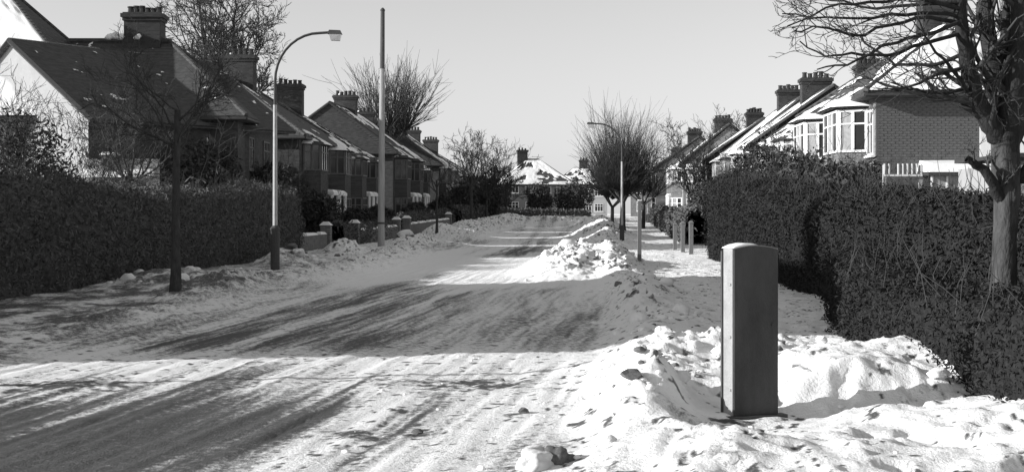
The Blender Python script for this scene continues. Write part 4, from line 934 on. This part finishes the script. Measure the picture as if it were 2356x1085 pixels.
def timber_pole():
    loc = put(877, 583, 53.0); t = tag(empty('timber_pole', loc), 'tall straight timber pole on the left pavement, taller than the lamp posts', 'pole')
    lean = .06
    s = MB(); s.tube([(0, 0, -.3), (0, 0, 1.0), (lean * .5, 0, 5), (lean * .74, 0, 7.2)], [.145, .14, .115, .101], 12); s.build('shaft', 'timber', t)
    u = MB(); u.tube([(lean * .74, 0, 7.201), (lean, 0, 9.55)], [.0995, .085], 12); u.build('upper_shaft', 'timber_dark', t)
    c = MB(); c.tube([(lean, 0, 9.551), (lean, 0, 9.60), (lean, 0, 9.68)], [.10, .10, .03], 10); c.build('cap', 'iron', t)
    b = MB(); b.tube([(0, 0, .9), (0, 0, .98)], [.150, .150], 12); b.build('band', 'iron', t)
    return t
timber_pole()

def short_post():
    loc = put(1471, 622, 36.8); t = tag(empty('short_post', loc), 'short pale post standing in the snow on the right pavement', 'post')
    s = MB(); s.hexa([(-.055, -.055, -.2), (.055, -.055, -.2), (.055, .055, -.2), (-.055, .055, -.2), (-.04, -.05, 1.72), (.06, -.05, 1.72), (.06, .05, 1.72), (-.04, .05, 1.72)]); s.build('shaft', 'concrete', t)
    c = MB(); c.box(-.042, .062, -.052, .052, 1.722, 1.755); c.build('cap', 'roof_snow', t)
short_post()

# pale gate posts by the right hedge
for i, (px, d, h) in enumerate(((1553, 51.5, 1.0), (1571, 48.5, 1.05), (1590, 46.2, 1.1))):
    p_ = at(px, 560, d); x = p_.x
    t = tag(empty('gate_post', (x, d, gz(x, d))), ['leftmost of three pale gate posts beyond the right hedge', 'middle one of three pale gate posts beyond the right hedge', 'rightmost of three pale gate posts, nearest the right hedge'][i], 'gate post', 'pale gate posts')
    s = MB(); s.box(-.07, .07, -.07, .07, -.2, h); s.build('shaft', 'concrete', t)
    c = MB(); c.hexa([(-.09, -.09, h + .002), (.09, -.09, h + .002), (.09, .09, h + .002), (-.09, .09, h + .002), (-.03, -.03, h + .09), (.03, -.03, h + .09), (.03, .03, h + .09), (-.03, .03, h + .09)]); c.build('cap', 'concrete', t)

# white railing and greenhouse behind the right hedge
def railing():
    t = tag(empty('white_railing', (at(2035, 400, 27).x, 27, 0)), 'short white railing of thin uprights above the right hedge', 'railing')
    L = 0.78; r = MB(); r.box(0, L, -.02, .02, 2.36, 2.40); r.build('bottom_rail', 'trim', t)
    k = 0; x = 0.0
    while x < L + .01:
        if not (.12 < x < .26):
            u = MB(); u.box(x - .012, x + .012, -.0195, .0195, 2.401, 2.62); u.build('upright', 'trim', t)
        x += .095
    p = MB()
    for x in (.02, L - .02): p.box(x - .04, x + .04, .021, .09, -.1, 2.6)
    p.build('support', 'timber', t)
railing()

def greenhouse():
    t = tag(empty('greenhouse', (at(2340, 500, 17.5).x, 17.5, .1)), 'white-painted greenhouse side at the right edge behind the large tree', 'greenhouse')
    b = MB(); b.box(0, 1.9, .02, 2.4, -.3, .8); b.build('base_wall', 'stone', t)
    for k in range(4):
        for j in range(3):
            z0 = .82 + j * .46
            pn = MB(); pn.box(.03 + k * .46, .46 + k * .46, .05, .065, z0, z0 + .42); pn.build('pane', 'render', t)
            p2 = MB(); p2.box(.0, .015, .1 + k * .56, .62 + k * .56, z0, z0 + .42); p2.build('pane', 'render', t)
    fr = MB()
    for k in range(5): fr.box(-.0 + k * .46, .03 + k * .46, .04, .075, .8, 2.25)
    for j in range(4): fr.box(.0, 1.87, .039, .076, .78 + j * .46, .82 + j * .46)
    fr.build('frame', 'dark_trim', t)
    r = MB(); r.box(-.02, 1.9, .03, 2.42, 2.255, 2.31); r.build('roof', 'dark_trim', t)
greenhouse()

# ------------------------------------------------------------------ low garden walls on the left with snow on top
def garden_wall(name, a, b, h, label, group, piers=True, seed=0):
    t = tag(empty(name, (a[0], a[1], bz(a[1]))), label, 'wall', group)
    dx, dy = b[0] - a[0], b[1] - a[1]; L = math.hypot(dx, dy); t.rotation_euler = (0, math.atan2(0, 1), math.atan2(dy, dx))
    dz = bz(b[1]) - bz(a[1])
    w = MB(); w.hexa([(0, -.11, -.3), (L, -.11, -.3 + dz), (L, .11, -.3 + dz), (0, .11, -.3), (0, -.11, h), (L, -.11, h + dz), (L, .11, h + dz), (0, .11, h)]); w.build('wall', 'stone', t)
    rng = random.Random(seed); x = .1; 
    while x < L - .6:
        l_ = min(rng.uniform(.7, 2.2), L - .1 - x); z = h + dz * x / L; z2 = h + dz * (x + l_) / L
        s = MB(); s.hexa([(x, -.12, z + .003), (x + l_, -.12, z2 + .003), (x + l_, .12, z2 + .003), (x, .12, z + .003), (x + .1, -.06, z + .11), (x + l_ - .15, -.06, z2 + .09), (x + l_ - .15, .07, z2 + .1), (x + .1, .07, z + .12)]); s.build('snow_cap', 'roof_snow', t)
        x += l_ + rng.uniform(.2, 1.5)
    if piers:
        for x in (-.22, L + .22):
            zz = dz if x > 0 else 0
            p = MB(); p.box(x - .2, x + .2, -.2, .2, -.3 + zz, h + .35 + zz); po = p.build('pier', 'brick', t)
            c = MB(); c.hexa([(x - .24, -.24, h + .352 + zz), (x + .24, -.24, h + .352 + zz), (x + .24, .24, h + .352 + zz), (x - .24, .24, h + .352 + zz), (x - .1, -.1, h + .5 + zz), (x + .1, -.1, h + .5 + zz), (x + .1, .1, h + .5 + zz), (x - .1, .1, h + .5 + zz)]); c.build('pier_cap', 'roof_snow', po)
    return t
gw = 'low garden walls on the left'
garden_wall('garden_wall', (-8.0, 46.8), (-7.55, 52.6), .72, 'low wall with snow cap just left of the timber pole', gw, True, 1)
garden_wall('garden_wall', (-6.9, 57.5), (-6.1, 68.5), .75, 'low wall with broken snow cap right of the timber pole', gw, True, 2)
garden_wall('garden_wall', (-5.7, 71.0), (-4.4, 90.0), .8, 'long low snow-capped wall before the farther left houses', gw, True, 3)
# a snow-topped garden wall with a pier before the gabled house
def side_wall():
    a = at(195, 395, 41.0); t = tag(empty('garden_wall', (a.x, 41.0, 0)), 'high white garden wall with snowy coping beside the gabled house', 'wall')
    w = MB(); w.box(0, 2.3, 0, .22, -.2, 3.3); w.build('wall', 'render', t)
    w2 = MB(); w2.hexa([(2.3, .0, -.2), (5.5, 0, -.2), (5.5, .22, -.2), (2.3, .22, -.2), (2.3, 0, 2.78), (5.5, 0, 2.72), (5.5, .22, 2.72), (2.3, .22, 2.78)]); 
    p = MB(); p.box(.62, 1.02, -.12, -.003, 2.0, 3.42); p.build('pier', 'brick', t)
    s = MB(); s.hexa([(.5, -.2, 3.423), (1.1, -.2, 3.423), (1.1, .2, 3.423), (.5, .2, 3.423), (.6, -.12, 3.52), (1.0, -.12, 3.5), (1.0, .1, 3.5), (.6, .1, 3.52)]); s.build('pier_cap', 'roof_snow', t)
    c = MB(); c.hexa([(-.1, -.35, 2.72), (2.2, -.35, 2.72), (2.2, -.003, 2.85), (-.1, -.003, 2.85), (-.1, -.3, 2.82), (2.2, -.3, 2.80), (2.2, -.003, 2.98), (-.1, -.003, 2.98)]); c.build('snow_ledge', 'roof_snow', t)
side_wall()

# ------------------------------------------------------------------ the pillar beside the pavement
def pillar():
    yaw = math.radians(20); d = 10.0
    p = at(1728, 950, d); t = tag(empty('utility_pillar', (p.x, d, .03), yaw), 'dark upright pillar with pale left edge and snow on its rounded top', 'pillar')
    w, dp, h = .395, .15, 1.30
    # cross-section across the width, arched top
    def arch(x): return h + .026 * (1 - (2 * x / w) ** 2)
    n = 12; b = MB()
    top = [(-w / 2 + w * k / n) for k in range(n + 1)]
    front = [(-w / 2, -.15)] + [(x, arch(x)) for x in top] + [(w / 2, -.15)]
    k = len(front)
    b.v = [(x, -dp / 2 + .012, z) for x, z in front] + [(x, dp / 2, z) for x, z in front]
    b.f = [tuple(range(k)), tuple(range(2 * k - 1, k - 1, -1))] + [(i, k + i, k + (i + 1) % k, (i + 1) % k) for i in range(k)]
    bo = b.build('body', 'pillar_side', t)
    # front panel, a dark sheet that paints in the shaded face
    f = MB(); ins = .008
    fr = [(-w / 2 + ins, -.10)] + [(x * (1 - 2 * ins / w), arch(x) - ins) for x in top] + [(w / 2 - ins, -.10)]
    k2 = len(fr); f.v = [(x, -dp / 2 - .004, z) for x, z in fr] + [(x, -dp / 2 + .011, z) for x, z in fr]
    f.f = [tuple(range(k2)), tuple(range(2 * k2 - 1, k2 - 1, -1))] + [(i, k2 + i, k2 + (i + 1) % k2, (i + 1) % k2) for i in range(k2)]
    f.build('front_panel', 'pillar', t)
    e = MB(); e.box(-w / 2 - .012, -w / 2 + .010, dp / 2 + .001, dp / 2 + .022, -.1, h - .02); e.build('rear_flange', 'iron', t)
    for zz in (.22, .62, 1.02):
        hg = MB(); hg.box(-w / 2 - .008, -w / 2 - .0005, -.045, .0, zz, zz + .018); hg.build('hinge', 'pillar_side', t)
    lk = MB(); lk.tube([(w * .36, -dp / 2 - .003, .72), (w * .36, -dp / 2 - .012, .72)], .012, 8); lk.build('lock', 'iron', t)
    # snow lying on the left half of the crown
    sn = MB(); xs_ = [-w / 2 - .012 + i * (w * .56) / 8 for i in range(9)]; m_ = len(xs_)
    th = [.010, .018, .022, .020, .022, .019, .016, .012, .005]
    for yv in (-dp / 2 - .012, dp / 2 + .012):
        for x, q in zip(xs_, th): sn.v.append((x, yv, arch(min(max(x, -w / 2), w / 2)) + .002))
    for yv in (-dp / 2 + .01, dp / 2 - .01):
        for x, q in zip(xs_, th): sn.v.append((x, yv, arch(min(max(x, -w / 2), w / 2)) + q))
    for i in range(m_ - 1):
        sn.f += [(i, i + 1, 2 * m_ + i + 1, 2 * m_ + i), (m_ + i + 1, m_ + i, 3 * m_ + i, 3 * m_ + i + 1), (2 * m_ + i, 2 * m_ + i + 1, 3 * m_ + i + 1, 3 * m_ + i), (i + 1, i, m_ + i, m_ + i + 1)]
    sn.f += [(0, 2 * m_, 3 * m_, m_), (m_ - 1, 2 * m_ - 1, 4 * m_ - 1, 3 * m_ - 1)]
    sn.build('snow_cap', 'roof_snow', t, True)
    pl = MB(); pl.box(-w / 2 - .05, w / 2 + .05, -dp / 2 - .05, dp / 2 + .05, -.2, .035); pl.build('plinth', 'iron', t)
pillar()

# ------------------------------------------------------------------ loose clods and stones on the snow banks
def clod_mesh(seed, r=1.0, sub=2):
    import bmesh
    bm = bmesh.new(); bmesh.ops.create_icosphere(bm, subdivisions=sub, radius=r)
    for v in bm.verts:
        n = mnoise.noise(v.co * 1.3 + Vector((seed * 3.1, 0, 0))) * .45 + mnoise.noise(v.co * 3.1 + Vector((0, seed, 0))) * .2
        v.co *= 1 + n + (mnoise.noise(v.co * 9.0) * .07 if sub > 2 else 0); v.co.z *= .72
        if sub == 2: v.co = Vector((round(v.co.x * 2.6) / 2.6 * .55 + v.co.x * .45, round(v.co.y * 2.2) / 2.2 * .5 + v.co.y * .5, round(v.co.z * 3) / 3 * .55 + v.co.z * .45))
    me = bpy.data.meshes.new('snow_clod'); bm.to_mesh(me); bm.free(); return me
cm = [clod_mesh(i) for i in range(5)]
spots = [(1455, 880, .085, 1, 'dark icy clod on the bank left of the pillar'), (1205, 950, .05, 1, 'small dark clod on the rutted snow left of centre bottom'), (960, 1000, .045, 1, 'dark pebble-like clod by the slush at the bottom'),
         (2238, 895, .06, 1, 'dark clod by the right hedge foot'), (1525, 775, .10, 0, 'white clod on top of the bank behind the pillar'), (1480, 800, .08, 0, 'white clod on the left shoulder of the bank behind the pillar'),
         (1890, 790, .07, 0, 'white clod right of the pillar on the bank'), (2160, 880, .09, 0, 'white clod on the mound by the right hedge'), (1300, 560, .14, 0, 'white clod low on the far cleared heap'), (1380, 552, .16, 0, 'white clod on the crest of the far cleared heap'),
         (1445, 600, .16, 0, 'white clod on the right flank of the far cleared heap'), (680, 585, .11, 0, 'snow lump catching the light behind the left lamp post')]
for i, (px, py, r, dk, lab) in enumerate(spots):
    # walk along the ray until it meets the ground
    d = 6.0
    while d < 60:
        q = at(px, py, d)
        if gz(q.x, d) >= q.z: break
        d += .1 if d < 20 else .3
    o = link('snow_clod', cm[i % 5].copy(), 'stone' if dk else 'roof_snow'); o.data.materials.clear(); o.data.materials.append(M['stone'] if dk else M['snow'])
    o.location = (q.x, d, gz(q.x, d) + r * .3); o.scale = (r, r * .8, r * .75); o.rotation_euler = (0, 0, i * 1.3); tag(o, lab, 'clod', 'loose clods on the snow')
# block of frozen earth poking out at the bottom
q = at(1262, 1078, 8.25); t_ = tag(empty('stone_block', (q.x, 8.25, gz(q.x, 8.25))), 'dark stone block half buried in snow at the bottom edge', 'stone')
o = link('stone', clod_mesh(9, 1, 4), 'stone', t_); o.location = (.06, 0, .02); o.scale = (.10, .09, .12); o.data.polygons.foreach_set('use_smooth', np.ones(len(o.data.polygons), bool)); o.rotation_euler = (.2, .3, .4)
o = link('snow_cap', clod_mesh(6, 1, 4), 'ground', t_); o.location = (-.06, -.03, .0); o.scale = (.19, .12, .13); o.data.polygons.foreach_set('use_smooth', np.ones(len(o.data.polygons), bool)); o.rotation_euler = (0, .2, 1.0)

def clod_field():
    rng = np.random.default_rng(91); V_, F_ = [], []; nv = 0
    ico = cm[0]; bv = []
    for me in cm[:4]:
        a = np.empty(len(me.vertices) * 3); me.vertices.foreach_get('co', a); bv.append(a.reshape(-1, 3))
    fc = np.array([list(p.vertices) for p in ico.polygons])
    tgt = []
    for (bx, by, rx, ry, h) in BANKS:
        if by > 62: continue
        for k in range(int(26 * h / .3)):
            tgt.append((bx + rng.normal(0, rx * .62), by + rng.normal(0, ry * .62), rng.gamma(2.0, .016 if by < 20 else .035)))
    for k in range(110): tgt.append((rng.uniform(-1.2, 2.6), rng.uniform(7.6, 15), rng.gamma(2.0, .0055)))
    for k in range(160):
        y = rng.uniform(15, 45); tgt.append((RS * y + .8 + rng.normal(0, .35), y, rng.gamma(2, .022)))
    rng.shuffle(tgt); tgt = [(a, b, c * (.6 if k < .3 * len(tgt) else 1)) for k, (a, b, c) in enumerate(tgt)]
    tx = np.array([a[0] for a in tgt]); ty = np.array([a[1] for a in tgt]); tz = ground_height(tx[None, :], ty[None, :])[0][0]
    for k, (x, y, r) in enumerate(tgt):
        if (x - 1.85) ** 2 + (y - 10.0) ** 2 < .3: continue
        th = rng.uniform(0, 6.28); c, s = math.cos(th), math.sin(th); b = bv[k % 4] * r * np.array([1, rng.uniform(.6, 1), rng.uniform(.6, 1)])
        V_.append(np.column_stack([b[:, 0] * c - b[:, 1] * s + x, b[:, 0] * s + b[:, 1] * c + y, b[:, 2] + tz[k] + r * .25])); F_.append(fc + nv); nv += len(b)
    nd = int(len(V_) * .3); nvd = sum(len(a) for a in V_[:nd])
    o = link('dirt_crumbs', np_mesh('dirt_crumbs', np.concatenate(V_[:nd]) - np.array([0, 0, .004]), np.concatenate(F_[:nd])), 'stone'); tag(o, 'small soiled crumbs scattered over the snow banks and road', 'dirt', kind='stuff')
    V_ = V_[nd:]; F_ = [f - nvd for f in F_[nd:]]
    o = link('snow_crumbs', np_mesh('snow_crumbs', np.concatenate(V_), np.concatenate(F_)), 'snow'); tag(o, 'small crumbs of broken snow scattered over the banks and road', 'snow', kind='stuff')
clod_field()
